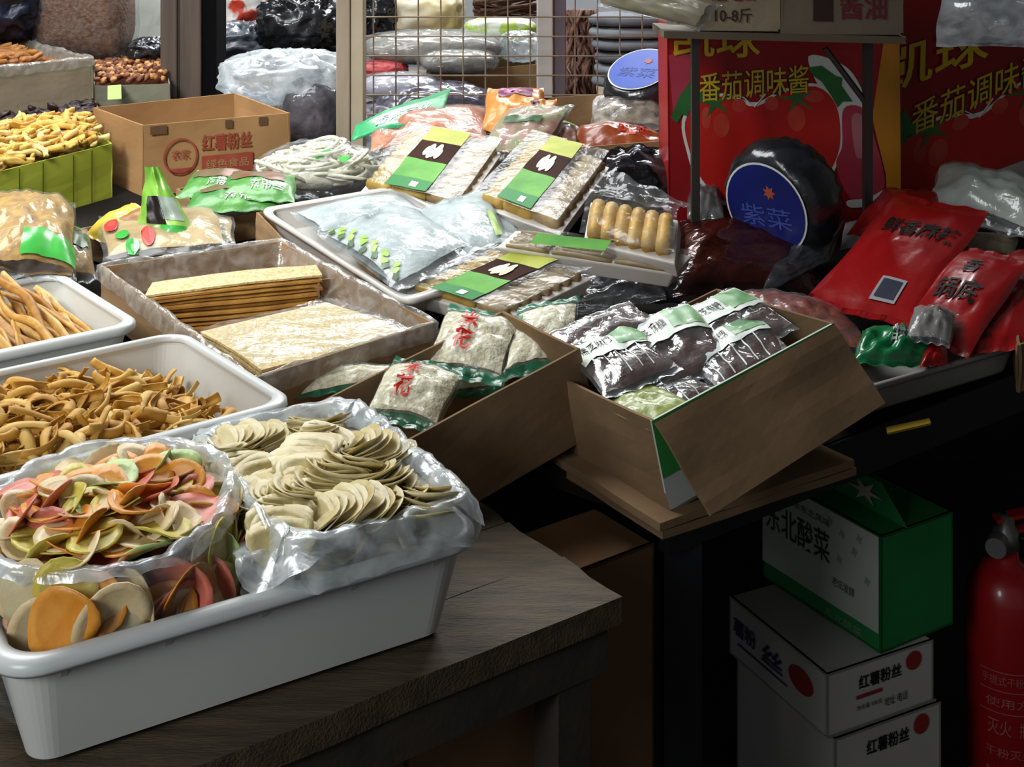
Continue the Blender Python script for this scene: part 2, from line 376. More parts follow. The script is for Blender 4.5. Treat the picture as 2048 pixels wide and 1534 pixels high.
# ================================================================== CHIPS, CURLS, STICKS
def chip_mesh(name, r, bend, cup, seed, t=0.0016, el=1.0):
    m = MB(); nr, na = 4, 18
    def s(i, k, o):
        q = i/nr; th = 2*math.pi*k/na; rr = r*q*(1+0.06*math.sin(3*th+seed)); x = rr*math.cos(th)*el; y = rr*math.sin(th)
        z = bend*x*x/r+cup*(x*x+y*y)/r+0.0018*q*math.sin(2*th+seed*1.7)
        return Vector((x, y, z+o))
    vs = [s(0, 0, t)]+[s(i, k, t) for i in range(1, nr+1) for k in range(na)]; n0 = len(vs)
    vs += [s(0, 0, 0)]+[s(i, k, 0) for i in range(1, nr+1) for k in range(na)]; fs = []
    for off, flip in ((0, False), (n0, True)):
        for k in range(na):
            j = (k+1) % na; q = [(off, off+1+k, off+1+j)]
            for i in range(nr-1): q.append((off+1+i*na+k, off+1+(i+1)*na+k, off+1+(i+1)*na+j, off+1+i*na+j))
            fs += [x[::-1] for x in q] if flip else q
    for k in range(na):
        j = (k+1) % na; a = 1+(nr-1)*na
        fs.append((a+k, n0+a+k, n0+a+j, a+j))
    m.add(vs, fs); return tomesh(name, m, Vector(), True, None)
def curl_mesh(name, L, r, arc, seed, open_=1.0):
    m = MB(); n, k = 12, 7; out = []
    for layer in (1.0, 0.80):
        for i in range(n+1):
            t = i/n-0.5; th = arc*t
            R0 = L/arc; c = Vector((R0*math.sin(th), 0, R0*(1-math.cos(th)))); tx = Vector((math.cos(th), 0, math.sin(th))); nn = Vector((-math.sin(th), 0, math.cos(th)))
            w = r*layer*(0.92+0.12*math.cos(math.pi*t))*(1+0.12*math.sin(7*t+seed))
            for j in range(k+1):
                a = (j/k-0.5)*math.pi*open_*(.8+.35*math.sin(seed*2.1))+0.9*t*math.sin(seed)
                out.append(c+Vector((0, 1, 0))*w*math.sin(a)-nn*w*math.cos(a))
    K = (n+1)*(k+1); fs = []
    I = lambda i, j, l: l*K+i*(k+1)+j
    for i in range(n):
        for j in range(k): fs.append((I(i,j,0),I(i+1,j,0),I(i+1,j+1,0),I(i,j+1,0))); fs.append((I(i,j+1,1),I(i+1,j+1,1),I(i+1,j,1),I(i,j,1)))
        fs.append((I(i,0,0),I(i,0,1),I(i+1,0,1),I(i+1,0,0))); fs.append((I(i+1,k,0),I(i+1,k,1),I(i,k,1),I(i,k,0)))
    for j in range(k): fs.append((I(0,j,0),I(0,j+1,0),I(0,j+1,1),I(0,j,1))); fs.append((I(n,j+1,0),I(n,j,0),I(n,j,1),I(n,j+1,1)))
    m.add(out, fs); return tomesh(name, m, Vector(), True, None)
def stick_mesh(name, L, w, h, seed, n=14, bend=0.02):
    rings = []
    for i in range(n+1):
        t = i/n; c = Vector((L*(t-0.5), bend*nz((t*2, seed, 0), seed)+0.3*w*nz((t*7, seed, 3), seed), bend*0.6*nz((t*2.2, seed, 8), seed)))
        tw = 1.2*nz((t*1.5, 2, seed), 4); ww = w*(0.9+0.4*nz((t*6, seed, 1), 2))*(0.55+0.45*math.sin(math.pi*min(1, max(0, t*0.9+0.05)))**0.4); ring = []
        for k in range(10):
            th = 2*math.pi*k/10; y = ww*math.cos(th); z = h*math.sin(th)*(1+0.5*math.cos(2*th+seed))
            ring.append(c+Vector((0, y*math.cos(tw)-z*math.sin(tw), y*math.sin(tw)+z*math.cos(tw))))
        rings.append(ring)
    return tomesh(name, loft(rings, True, True, True), Vector(), True, None)
def rotm(loc, rz, tilt, tdir, sc=1.0, spin=0.0):
    ax = Vector((math.cos(tdir), math.sin(tdir), 0))
    return Matrix.Translation(loc) @ Matrix.Rotation(tilt, 4, ax) @ Matrix.Rotation(rz, 4, 'Z') @ Matrix.Rotation(spin, 4, 'X') @ Matrix.Diagonal((sc, sc, sc, 1))
def fill(name, items, m, parent=None, label=None, cat=None, test=None):   # hidden lower layers, joined
    mb = MB()
    for me, M in items:
        if test and not test(me, M): continue
        mb.add([M @ v.co for v in me.vertices], [tuple(p.vertices) for p in me.polygons])
    return obj(name, mb, m, None, True, label, cat, kind='stuff')
c = lambda n_, a, b_, r_=0.42: mat(n_, a, r_, b_, 60, 0.12, 200, spec=0.45)
CH = {'orange': c('chip_orange', 'd88a2a', 'e09a3c'), 'red': c('chip_red', 'c8624c', 'd27c64'), 'green': c('chip_green', 'a9c77a', 'c2d494'), 'yellow': c('chip_yellow', 'c4b23e', 'd2c25a'), 'cream': c('chip_cream', 'd6bd8c', 'dcc89c')}
PALE = [c('chip_pale_a', 'c6b47c', 'd4c694'), c('chip_pale_b', 'cdbf8e', 'd8cda4'), c('chip_pale_c', 'b8a468', 'c8b67e')]
chips = [chip_mesh('chip', 0.029, b, cu, i, el=el) for i, (b, cu, el) in enumerate(((0.22, 0.08, 1.1), (0.34, 0, 1.0), (0.10, 0.10, 1.2), (0.45, -0.1, 1.0), (0.05, 0.06, 1.0)))]
def in_tub(me, M):
    for v in list(me.vertices)[::3]:
        p = M @ v.co-OT; a, b, z = p.dot(e1), p.dot(e2), p.z
        if z > .868: continue
        i = .020+.022*(.866-z)/.11
        if a < i or b < i or a > .483-i or b > .34-i: return False
    return True
BC = T1(0.120, 0.165, 0); BX, BY = BC.x, BC.y
kinds = ['orange', 'red', 'green', 'yellow', 'cream', 'orange', 'cream', 'red', 'orange', 'cream', 'orange', 'yellow', 'cream', 'red']
low = []
for i in range(70):
    a = R.uniform(0, 6.28); r = 0.085*math.sqrt(R.random()); low.append((chips[i % 5], rotm(Vector((BX+r*math.cos(a), BY+r*math.sin(a), R.uniform(.79, .885))), R.uniform(0, 6.3), R.uniform(0, 1.2), R.uniform(0, 6.3), 1.0)))
fill('chip_layer', low, CH['orange'], label='lower layer of colourful chips inside the open bag', cat='chips', test=in_tub)
for i in range(92):
    a = 2.399963*i; r = 0.106*math.sqrt((i+0.5)/92); kd = R.choice(kinds)
    z = 0.905+0.014*(1-(r/0.11)**2)+R.uniform(-.006, .008)
    M = rotm(Vector((BX+r*math.cos(a), BY+r*math.sin(a), z)), R.uniform(0, 6.3), R.choice((0.1, 0.25, 0.45, 0.8)), R.uniform(0, 6.3), R.uniform(0.78, 1.05))
    if not in_tub(chips[i % 5], M): continue
    place('chip', chips[i % 5], CH[kd], M, '%s chip on the heap in the open bag' % {'cream': 'cream coloured'}.get(kd, kd), 'chip', '%s chips in the open bag' % kd)
for i in range(90):                                   # chips pressed against the side of the bag
    a = math.radians(-175+190*((i*0.618) % 1)); z = 0.81+0.075*R.random(); r = 0.113+.10*(z-.8)
    kd = R.choice(['cream', 'cream', 'orange', 'red', 'cream', 'orange', 'red', 'yellow', 'orange'])
    M = Matrix.Translation((BX+r*math.cos(a), BY+1.18*r*math.sin(a), z)) @ Matrix.Rotation(a, 4, 'Z') @ Matrix.Rotation(math.pi/2+R.uniform(-.3, .3), 4, 'Y') @ Matrix.Rotation(R.uniform(0, 6.3), 4, 'Z') @ Matrix.Diagonal((1.05, 1.05, 1.05, 1))
    if not in_tub(chips[(2, 4, 0)[i % 3]], M): continue
    place('chip', chips[(2, 4, 0)[i % 3]], CH[kd], M, '%s chip pressed against the inside of the bag wall' % {'cream': 'cream coloured'}.get(kd, kd), 'chip', '%s chips against the bag wall' % kd)
for i, (x, y, kd) in enumerate(((195, 1205, 'orange'), (95, 1250, 'cream'), (205, 1285, 'cream'), (365, 1180, 'red'), (335, 1225, 'orange'), (442, 1130, 'green'), (55, 1185, 'cream'), (20, 1240, 'red'), (270, 1200, 'cream'), (415, 1175, 'red'), (130, 1180, 'yellow'))):
    d = 1.0; M = None
    while d < 1.35:
        p = P(x, y, d)
        M = Matrix.Translation(p) @ Matrix.Rotation(math.radians(-100+22*math.sin(i*2.1)), 4, 'Z') @ Matrix.Rotation(math.pi/2-.15+.2*math.sin(i), 4, 'Y') @ Matrix.Rotation(i*1.3, 4, 'Z')
        if ((p.x-BX)/.121)**2+((p.y-BY)/.131)**2 < 1 and in_tub(chips[4], M): break
        d += .004
    place('chip', chips[(4, 2)[i % 2]], CH[kd], M, '%s chip pressed flat against the front of the bag wall' % {'cream': 'cream coloured'}.get(kd, kd), 'chip', '%s chips flat against the bag wall' % kd)
pale = [chip_mesh('chip', 0.027, b, cu, i+9, el=el, t=.0013) for i, (b, cu, el) in enumerate(((0.12, 0.10, 1.35), (0.18, 0.06, 1.25), (0.08, 0.12, 1.45), (0.22, 0.05, 1.2)))]
low = []
for i in range(80):
    p = T1(R.uniform(.27, .41), R.uniform(.06, .27), R.uniform(.80, .875)); low.append((pale[i % 4], rotm(p, R.uniform(0, 6.3), R.uniform(0, 1), R.uniform(0, 6.3))))
fill('chip_layer', low, PALE[2], label='lower layer of pale chips inside the second bag', cat='chips', test=in_tub)
# pale slices lie in fanned, overlapping runs
runs = 0
for ci, (ca, cb, dr, tilt, n) in enumerate(((.275, .20, 2.6, .9, 11), (.30, .12, 0.6, .8, 12), (.34, .05, 0.3, .95, 12), (.39, .10, 2.2, .75, 12), (.35, .20, 1.2, .85, 13), (.41, .19, 2.9, .9, 12), (.31, .27, 0.2, .7, 11), (.385, .265, 1.7, .8, 11), (.265, .07, 1.8, .9, 9), (.42, .045, 1.4, .9, 9), (.33, .15, 2.1, .7, 10), (.37, .15, 0.9, .9, 10), (.26, .14, 0.4, .6, 8), (.27, .265, 1.1, .7, 8))):
    for k in range(n):
        s = (k-n/2)*0.0072; rad = Vector((math.cos(dr), math.sin(dr), 0))
        z = 0.884+0.016*(1-((ca-.34)/.12)**2)+R.uniform(-.003, .004)-0.2*abs(s)
        p = T1(ca, cb, z)+rad*s; sg = (tilt*.62+R.uniform(-.06, .06))*(1 if ci % 2 else -1)
        ax = Vector((-rad.y, rad.x, 0)); M = Matrix.Translation(p) @ Matrix.Rotation(sg, 4, ax) @ Matrix.Rotation(dr+R.uniform(-.2, .2)+math.pi/2, 4, 'Z') @ Matrix.Diagonal((R.uniform(.88, 1.02),)*3+(1,))
        if not in_tub(pale[k % 4], M): continue
        place('chip', pale[k % 4], PALE[(k+ci) % 3], M, 'pale oval chip among the fanned slices in the lined bag', 'chip', 'pale chips in the lined bag')
# yellow curls
CU = [c('curl_a', 'b8862e', 'cfa046', 0.6), c('curl_b', 'a97624', 'c2913a', 0.6), c('curl_c', 'c89d4a', 'd8b566', 0.6)]
curls = [curl_mesh('snack_curl', L, r, a, i) for i, (L, r, a) in enumerate(((.060, .0075, 1.1), (.070, .008, .6), (.052, .0085, 1.7), (.064, .007, .9), (.056, .008, 2.3), (.074, .007, .4)))]
low = []
for i in range(150):
    low.append((curls[i % 6], rotm(T2(R.uniform(.03, .45), R.uniform(.04, .31), R.uniform(.79, .86)), R.uniform(0, 6.3), R.uniform(0, .8), R.uniform(0, 6.3), 1, R.uniform(0, 6.3))))
fill('curl_layer', low, CU[1], label='lower layer of yellow snack curls in the tub', cat='snack curls')
def curl_h(a, b):                                      # heap leans away from the right and back walls
    return 0.872+0.022*math.exp(-((a-.20)/.17)**2)-0.05*max(0, (a-.33)/.14)**2-0.012*max(0, (b-.22)/.1)
for i in range(270):
    a = 0.045+0.415*((i*0.6180339+R.uniform(-.02, .02)) % 1); b = 0.035+0.285*((i+0.5)/270); 
    M = rotm(T2(a, b, curl_h(a, b)+R.uniform(-.010, .012)), R.uniform(0, 6.3), R.uniform(0, .75), R.uniform(0, 6.3), R.uniform(.85, 1.08), R.choice((0, math.pi, 1.3, -1.3, 2.2)))
    place('snack_curl', curls[i % 6], CU[R.choice((0, 0, 1, 2))], M, 'crisp yellow curl in the heap filling the tub', 'snack', 'yellow snack curls in the tub')
# tofu sticks
ST = [c('stick_a', 'a87830', 'c89a4c', 0.55), c('stick_b', '966422', 'b4843a', 0.55), c('stick_c', 'b88c48', 'ccab6a', 0.55)]
sticks = [stick_mesh('dried_tofu_stick', 0.235, 0.0070, 0.0042, i, n=26, bend=0.02) for i in range(7)]
dirn = math.atan2(g2.y, g2.x)
for i in range(115):
    lay = i//23; a = 0.045+0.335*((i % 23)+R.uniform(.1, .9))/23; b = 0.165+R.uniform(-.035, .03)
    z = 0.838+0.0165*lay+.02*max(0, .24-a)/.2*lay/4+R.uniform(-.004, .004)-0.035*max(0, (a-.28)/.1)**2*(lay/4)
    M = Matrix.Translation(T3(a, b, z)) @ Matrix.Rotation(dirn+R.uniform(-.22, .22)+0.18, 4, 'Z') @ Matrix.Rotation(-0.20+R.uniform(-.10, .10), 4, 'Y') @ Matrix.Rotation(R.uniform(0, 6.3), 4, 'X') @ Matrix.Diagonal((R.uniform(.9, 1.12), 1.1, 1.1, 1))
    place('dried_tofu_stick', sticks[i % 7], ST[i % 3], M, 'long dried tofu stick lying in the white tub', 'tofu stick', 'dried tofu sticks in the tub')
# ================================================================== FILM BAGS IN THE FRONT TUB
def crinkle(rings, amp, freq, seed):
    out = []
    for r in rings:
        c_ = sum(r, Vector())/len(r); q = []
        for p in r:
            d = p-c_; d.z = 0; d.normalize()
            s = (1-2*abs(nz(p*freq, seed)))*0.6+(1-2*abs(nz(p*freq*2.4, seed+4)))*0.4-0.25
            q.append(p+d*amp*s+Vector((0, 0, 1))*amp*0.9*nz(p*freq*1.2, seed+9))
        out.append(q)
    return out
def interp_rings(rings, k):
    out = []
    for a, b in zip(rings, rings[1:]):
        for j in range(k): out.append([lerp(p, q, j/k) for p, q in zip(a, b)])
    out.append(rings[-1]); return out
def ov(rx, ry, z, dx=0.0, n=120, ex=0.85, back=0.0):
    pts = []
    for k in range(n):
        th = 2*math.pi*k/n; cs, sn = math.cos(th), math.sin(th)
        pts.append(Vector((BX+dx+rx*math.copysign(abs(cs)**ex, cs), BY+ry*math.copysign(abs(sn)**ex, sn), z+back*sn)))
    return pts
rings = [ov(.098, .100, .888), ov(.106, .108, .905, back=.006), ov(.112, .115, .921, back=.010), ov(.118, .123, .923, back=.008), ov(.124, .130, .914), ov(.127, .134, .905)]
bg = thing('plastic_bag', 'open clear plastic bag of colourful chips in the tub corner', 'bag', (BX, BY, .7600))
obj('collar', loft(crinkle(interp_rings(rings, 4), .006, 42, 3)), MILKY, bg, True)
rings = [ov(.125, .132, .908), ov(.129, .140, .872), ov(.128, .142, .84), ov(.120, .134, .80), ov(.108, .120, .765)]
obj('bag_wall', loft(crinkle(interp_rings(rings, 5), .004, 26, 5)), CLEAR, bg, True)
def rec(ins, z, zf=0.0, a0=.243, a1=.468, b0=-.002, b1=.342, n=30):
    e = []
    for q in rrect(OT+e1*(a0+.013)+e2*b0, e1, e2, a1-a0, b1-b0, max(.014, .045-ins*.5), ins, z, 6): e.append(q)
    return catmull(e, 150)
rings = [rec(.050, .862), rec(.040, .882), rec(.030, .897), rec(.020, .906), rec(.008, .905), rec(.002, .890), rec(-.003, .874), rec(-.004, .862)]
bg = thing('plastic_bag', 'milky plastic bag lining the tub around the pale chips', 'bag', tuple(T1(.35, .17, .86)))
obj('collar', loft(crinkle(interp_rings(rings, 3), .006, 36, 11)), MILKY, bg, True)
mbk = []
for k in range(9):                                     # fold of film slumping between the two bags
    t = k/8; mbk.append(catmull([T1(.232+.012*math.sin(t*3), lerp(.06, .29, t), .868+.028*math.sin(t*3.1)), T1(.246, lerp(.055, .29, t), .905+.012*math.sin(t*9)), T1(.266, lerp(.05, .28, t), .892)], 14, False))
m_ = loft(mbk, False); 
obj('fold', m_, MILKY, bg, True)
for nm, pts in (('flap', [(505, 1188), (620, 1130), (690, 1060), (560, 1040), (480, 1060), (470, 1120)]),):
    q = [PZ(x, y, .872+.02*(i % 2)) for i, (x, y) in enumerate(pts)]; cc = sum(q, Vector())/6+Vector((0, 0, .01))
    rr = [catmull([lerp(cc, p, s) for p in q], 48) for s in (0.05, .35, .7, 1.0)]
    obj(nm, loft(crinkle(rr, .004, 40, 2), True, True), MILKY, bg, True)
# ================================================================== COOKIE CARTON
V = Vector
UP = V((0, 0, 1))
LIDF = film('liner_film', 0.30, gloss=0.14, rough=0.15, bs=60, bump=0.8, col='e6e2dc')
rim = [PZ(508, 757, .85), PZ(868, 645, .855), PZ(562, 482, .915), PZ(203, 533, .912)]
cc = carton('cardboard_carton', 'film-lined brown carton of crisp sesame sheets', rim, (0, 0, -1), 0.085, BROWN)
def liner(root, rim, seed, out=.006, up=.006, din=.045, dout=.022, m=None, n=140):
    c_ = sum(rim, V())/4
    e = []
    for i in range(4):
        a, b = rim[i], rim[(i+1) % 4]
        for k in range(8): e.append(lerp(a, b, k/8))
    base = catmull(e, n)
    def off(o, z): return [p+(p-c_).normalized()*o+UP*z for p in base]
    rings = [off(-.03, -din), off(-.016, -din*.5), off(-.008, .002), off(-.001, up), off(out, .002), off(out+.004, -dout)]
    return obj('liner', loft(crinkle(interp_rings(rings, 3), .006, 30, seed)), m or LIDF, root, True)
liner(cc, rim, 21)
SES = mat('sesame_sheet', 'c2a468', 0.6, 'e0cc9a', 160, 0.5, 260, detail=2)
TOAST = mat('toasted_sheet', 'a2702e', 0.6, 'c49448', 30, 0.3, 200)
q = [PZ(284, 590, .888), PZ(640, 548, .893), PZ(628, 528, .903), PZ(300, 563, .898)]
for k in range(10):
    dz = -0.0065*k; j = V((R.uniform(-.006, .006), -0.003*k*.4+R.uniform(-.004, .004), dz))
    pts = [p+j for p in q]
    def s(u, v, o, pts=pts, k=k): return lerp(lerp(pts[0], pts[1], u), lerp(pts[3], pts[2], u), v)+UP*(o+0.004*math.sin(u*3.1+k*.3)-.002+.0012*nz((u*6, v*3, k), k))+V((0, -.006*math.sin(u*math.pi), 0))*(1-v)
    obj('crisp_sheet', shell(s, 14, 4, 0, -.0035), SES if k == 0 else TOAST, label='topmost speckled sheet of the toasted stack' if k == 0 else 'thin toasted crisp sheet in the stack under the speckled one', cat='crisp sheet', group='toasted sheets in the lined carton')
q = [PZ(520, 742, .838), PZ(812, 668, .842), PZ(650, 603, .858), PZ(398, 662, .856)]
for k in range(4):
    j = V((R.uniform(-.004, .004), 0.004*k, -.007*k)); pts = [p+j for p in q]
    def s(u, v, o, pts=pts, k=k): return lerp(lerp(pts[0], pts[1], u), lerp(pts[3], pts[2], u), v)+UP*(o+0.004*math.sin(v*3.0+.4)+.0012*nz((u*5, v*5, k), k+2))
    o = obj('sesame_sheet', shell(s, 16, 14, 0, -.004), SES, label='pale sesame sheet wrapped in film at the front of the carton' if k == 0 else 'sesame sheet beneath the film-wrapped one in the carton', cat='crisp sheet', group='sesame sheets in the lined carton')
    if k == 0:
        def s2(u, v, o, pts=pts): return lerp(lerp(pts[0], pts[1], u), lerp(pts[3], pts[2], u), v)+UP*(.006+.004*math.sin(v*3+.4)+o+.007*abs(nz((u*4+v*3, v*2, 1), 7)))
        obj('wrapper', patch(lambda u, v, o=0: s2(u, v, o), -.02, 1.02, -.02, .98, 0, 24, 24), CLEAR2, o, True)
# ================================================================== TILTED CARTONS A AND B
# carton with puffed-rice packets
FRa = P(1160, 697, 1.72); tx = V((0.844, 0.536, -0.0)); 
da = (P(840, 868, 1.586)-FRa).normalized(); FLa = FRa+da*0.36
wa = V((-0.536, 0.844, 0)); dn = wa.cross(da).normalized()
if dn.z > 0: dn = -dn
rimA = [FLa, FRa, FRa+wa*.20, FLa+wa*.20]
ca = carton('cardboard_carton', 'dark brown carton tipped forward with puffed rice packets', rimA, dn, .125, BROWN_D)
RICE = mat('puffed_rice', 'd2c29c', 0.7, 'efe6cc', 120, 0.9, 150, detail=2)
GSEAL = film('green_seal_film', 0.75, gloss=0.12, rough=0.2, bs=50, col='3f9a72', tint='9cc8b0')
REDP = mat('red_print', 'c22a1c', 0.4)
GRNP = mat('green_print', '2f9a3c', 0.4)
WHTP = mat('white_print', 'e4e8e4', 0.4)
BLKP = mat('black_print', '120d0c', 0.5)
def rice(label, A, B, C, th, seed, char=True, chars='米花', group='puffed rice packets'):
    s = pillow(A, B, C, th, .10, .42, .22, seed)
    r_ = thing('rice_puff_packet', label, 'packet', tuple(base_of(A, B, C)), group)
    obj('rice_cake', pillow_mesh(lambda u, v, o=0, side=1: s(lerp(.04, .96, u), lerp(.14, .86, v), -.003, side)), RICE, r_, True)
    obj('wrapper', pillow_mesh(s), CLEAR, r_, True)
    for v0, v1, u0, u1 in ((0, .11, 0, 1), (.89, 1, 0, 1)):
        obj('seal', patch(lambda u, v, o=0: s(u, v, o), u0, u1, v0, v1, .0012, 14, 3), GSEAL, r_, True)
    if char: obj('lettering', vtext_on(lambda u, v, o=0: s(u, v, o), chars, .30, .55, .22, .80, .0022, .02), REDP, r_)
    return r_
rice('puffed rice packet with red lettering leaning highest in the carton', PS(842, 745, .088), PS(1000, 776, .088), PS(900, 610, .13), .035, 1)
rice('puffed rice packet with red lettering beside the milky bag', PS(722, 838, .07), PS(872, 870, .07), PS(792, 712, .105), .035, 2)
rice('puffed rice packet without lettering behind the dark carton edge', PS(1000, 765, .095), PS(1140, 735, .10), PS(1035, 616, .125), .03, 3, False)
rice('puffed rice packet tucked under the red lettered pair', PS(900, 800, .045), PS(1010, 790, .055), PS(930, 700, .075), .03, 4, False)
rice('long flat puffed rice packet lying in front of the sesame sheets', PS(585, 800, .03), PS(805, 768, .04), PS(570, 757, .035), .026, 5, False)
# carton with dark candy packets, its front panel swung open
FLb = P(1303, 842, 1.55); FRb = P(1668, 646, 1.723); BRb = P(1434, 577, 1.926); BLb = FLb+BRb-FRb
dnb = (BRb-FRb).cross(FLb-FRb).normalized()
if dnb.z > 0: dnb = -dnb
cb = carton('cardboard_carton', 'brown carton of dark candy packets overhanging the table, front panel swung out', [FLb, FRb, BRb, BLb], dnb, .122, BROWN_D, skip=(0,))
bl, br = FLb+dnb*.122, FRb+dnb*.122
INGRN = mat('carton_green_print', '2f8a3a', 0.6, '46a850', 5)
sI = flat(FLb, FRb, bl, V((0, -1, 0)))
obj('inner_flap', shell(lambda u, v, o: sI(u, v, o), 4, 4, 0, -.003), mat('carton_white_print', 'bfc3bd', 0.6), cb)
obj('green_band', patch(sI, 0, 1, 0.0, .62, .0008), INGRN, cb)
fp = [P(1311, 845, 1.540), P(1671, 648, 1.712), P(1771, 806, 1.650), P(1421, 1031, 1.490)]
obj('front_panel', mslab(fp[3], fp[2], fp[1], fp[0], .0045, (0, -1, 0), 8, .004, 3), BROWN_D, cb)
c0 = PZ(1320, 1047, .770)
fb = [c0, c0+td*.34, c0+td*.34+nd*.30, c0+nd*.30]
bt2 = thing('flattened_carton', 'flattened brown carton laid under the candy carton', 'carton', tuple(c0+td*.17+nd*.15+V((0, 0, -.022))))
for k in range(2):
    pts = [p+td*(.004*k)+V((0, 0, -.0115*k)) for p in fb]; obj('layer', mslab(*pts, .010, (0, 0, 1), 6, .003, k), BROWN_D, bt2)
SILV = film('silver_film', 0.14, gloss=0.30, rough=0.10, bs=34, bump=1.0, col='d5d9dc')
CANDY = mat('dark_candy', '452419', 0.35, '5e3424', 60, 0.4, 120, coat=0.3)
LABW = mat('label_white', 'd9e4d6', 0.35, 'e9efe6', 9)
LABG = mat('label_green', '9fc79a', 0.35, '6fa86c', 20)
def candy(label, A, B, C, th, seed, lab=True, green=False, stripes=True):
    s = pillow(A, B, C, th, .06, .40, .26, seed)
    r_ = thing('candy_packet', label, 'packet', tuple(base_of(A, B, C)), 'dark candy packets in the carton')
    obj('candy_block', pillow_mesh(lambda u, v, o=0, side=1: s(lerp(.03, .97, u), lerp(.08, .92, v), -.004, side), 16, 16), CANDY, r_, True)
    obj('wrapper', pillow_mesh(s), SILV, r_, True)
    f_ = lambda u, v, o=0: s(u, v, o)
    if stripes:
        for k in range(5): obj('stripe', patch(f_, .12+.15*k, .135+.15*k, .14, .50, .0012, 1, 10), WHTP, r_, True)
    if lab:
        lb = obj('label_card', patch(f_, .03, .97, .48, .93, .0016, 12, 6), LABW, r_, True)
        obj('label_band', patch(f_, .55, .94, .55, .87, .0022, 6, 6), LABG, lb, True)
        obj('lettering', text_on(f_, '黑芝麻糖', .10, .50, .62, .76, .0024), BLKP, lb)
    return r_
nbd = -dnb
def B_(u, v, h): return FLb+(FRb-FLb)*u+(BLb-FLb)*v+nbd*h
candy('candy packet with white striped window nearest the green seal', B_(.02, .42, -.004), B_(.36, .32, -.004), B_(.12, 1.04, .012), .026, 1)
candy('candy packet with white label in the middle of the carton', B_(.22, .30, -.022), B_(.60, .22, -.018), B_(.38, .98, .012), .024, 2, stripes=False)
candy('candy packet with pale green label against the front panel', B_(.38, .06, -.03), B_(.80, .04, -.022), B_(.50, .62, -.012), .022, 3)
candy('candy packet with brown window beside the far carton end', B_(.62, .30, -.022), B_(.96, .22, -.015), B_(.66, .92, .004), .022, 4, stripes=False)
candy('candy packet with shiny crumpled top at the back of the carton', B_(.10, .80, .004), B_(.55, .74, .004), B_(.12, 1.22, .026), .022, 5, lab=False, stripes=False)
candy('candy packet slipped down in the near corner of the carton', B_(.06, .12, -.03), B_(.40, .06, -.03), B_(.10, .52, -.022), .02, 6, stripes=True, lab=False)
OLIVE = mat('olive_packet', '7d8a3c', 0.35, '9aa652', 14, 0.5, 60, coat=0.2)
s = pillow(B_(.0, .04, -.016), B_(.24, .02, -.016), B_(.0, .46, -.012), .014, .05, .5, .3, 9)
obj('olive_packet', pillow_mesh(s), OLIVE, None, True, 'olive green packet in the near corner of the candy carton', 'packet')
# ================================================================== WHITE TRAY WITH NOODLE PACKETS
CARD2 = carton('cardboard_carton', 'brown carton supporting the white noodle tray', [PS(640, 560, .075), PS(760, 545, .075), PS(640, 405, .075), PS(512, 425, .075)], (0, 0, -1), .07, BROWN)
def tray(name, label, c4, h, m, lip=.008, t=.003, r=.25, cat='tray', grow=.12):
    c_ = sum(c4, V())/4; n_ = (c4[1]-c4[0]).cross(c4[3]-c4[0]).normalized()
    if n_.z < 0: n_ = -n_
    def ring(sc, z):
        pts = []
        for i in range(4):
            p, a, b = c4[i], c4[i-1], c4[(i+1) % 4]
            for k in range(6):
                t_ = k/5; q1 = p+(a-p)*r*.35*(1-t_)**1.0; q2 = p+(b-p)*r*.35*t_; pts.append(lerp(q1, q2, t_))
        return [c_+(p-c_)*sc+n_*z for p in pts]
    L_ = (c4[1]-c4[0]).length; k = lip/L_*2
    rt = thing(name, label, cat, tuple(V((c_.x, c_.y, min(p.z for p in c4)-h))))
    obj('body', loft([ring(1-grow-.02, -h), ring(1-grow, -h+.004), ring(1-k, -.004), ring(1-k, 0), ring(1-k-.02, 0), ring(1-k-.02, -.006), ring(1-grow-.03, -h+.005)], True, True, True), m, rt)
    obj('rim', loft([ring(1-k, -.006), ring(1, -.008), ring(1.005, -.003), ring(.997, .001), ring(1-k-.01, .001), ring(1-k-.02, -.006)], True), m, rt, True)
    return rt
TRAYW = mat('tray_white', 'b9b4ae', 0.35, 'c6c2bd', 6, spec=0.5)
tray('plastic_tray', 'white plastic tray holding the clear noodle packets', [PS(812, 606, .085), PS(1075, 520, .085), PS(790, 372, .10), PS(516, 418, .09)], .045, TRAYW)
NOOD = mat('white_noodles', 'a6b0b0', 0.55, 'c4cccc', 30, 0.6, 120, stretch=(1, 1, 1))
LEAF = mat('leaf_print', '8cb83c', 0.4, 'aacb58', 20)
DKG = mat('dark_green_print', '3f5f34', 0.4)
def noodle(label, A, B, C, th, seed, leafs=True, strip=True):
    s = pillow(A, B, C, th, .06, .45, .16, seed); f_ = lambda u, v, o=0: s(u, v, o)
    r_ = thing('noodle_packet', label, 'packet', tuple(base_of(A, B, C)), 'clear noodle packets in the white tray')
    obj('noodle_bundle', pillow_mesh(lambda u, v, o=0, side=1: s(lerp(.05, .95, u), lerp(.08, .92, v), -.003, side)), NOOD, r_, True)
    obj('wrapper', pillow_mesh(s), CLEAR2, r_, True)
    if leafs:
        for k in range(20):
            cu, cv = .05+.045*(k % 3)+.03*R.random(), .10+.042*k
            obj('leaf_mark', decal(f_, [(cu+.035*math.cos(t)*(1+.4*math.sin(3*t+k)), cv+.026*math.sin(t)*(1+.4*math.sin(2*t+k))) for t in [2*math.pi*i_/10 for i_ in range(10)]], .0016), LEAF if k % 3 else DKG, r_)
    if strip: obj('green_strip', patch(f_, .80, .90, .12, .42, .0018, 3, 8), LEAF, r_, True)
    obj('lettering', text_on(f_, '粉丝', .40, .62, .74, .84, .0018), mat('grey_print', '6a7478', 0.5), r_)
    return r_
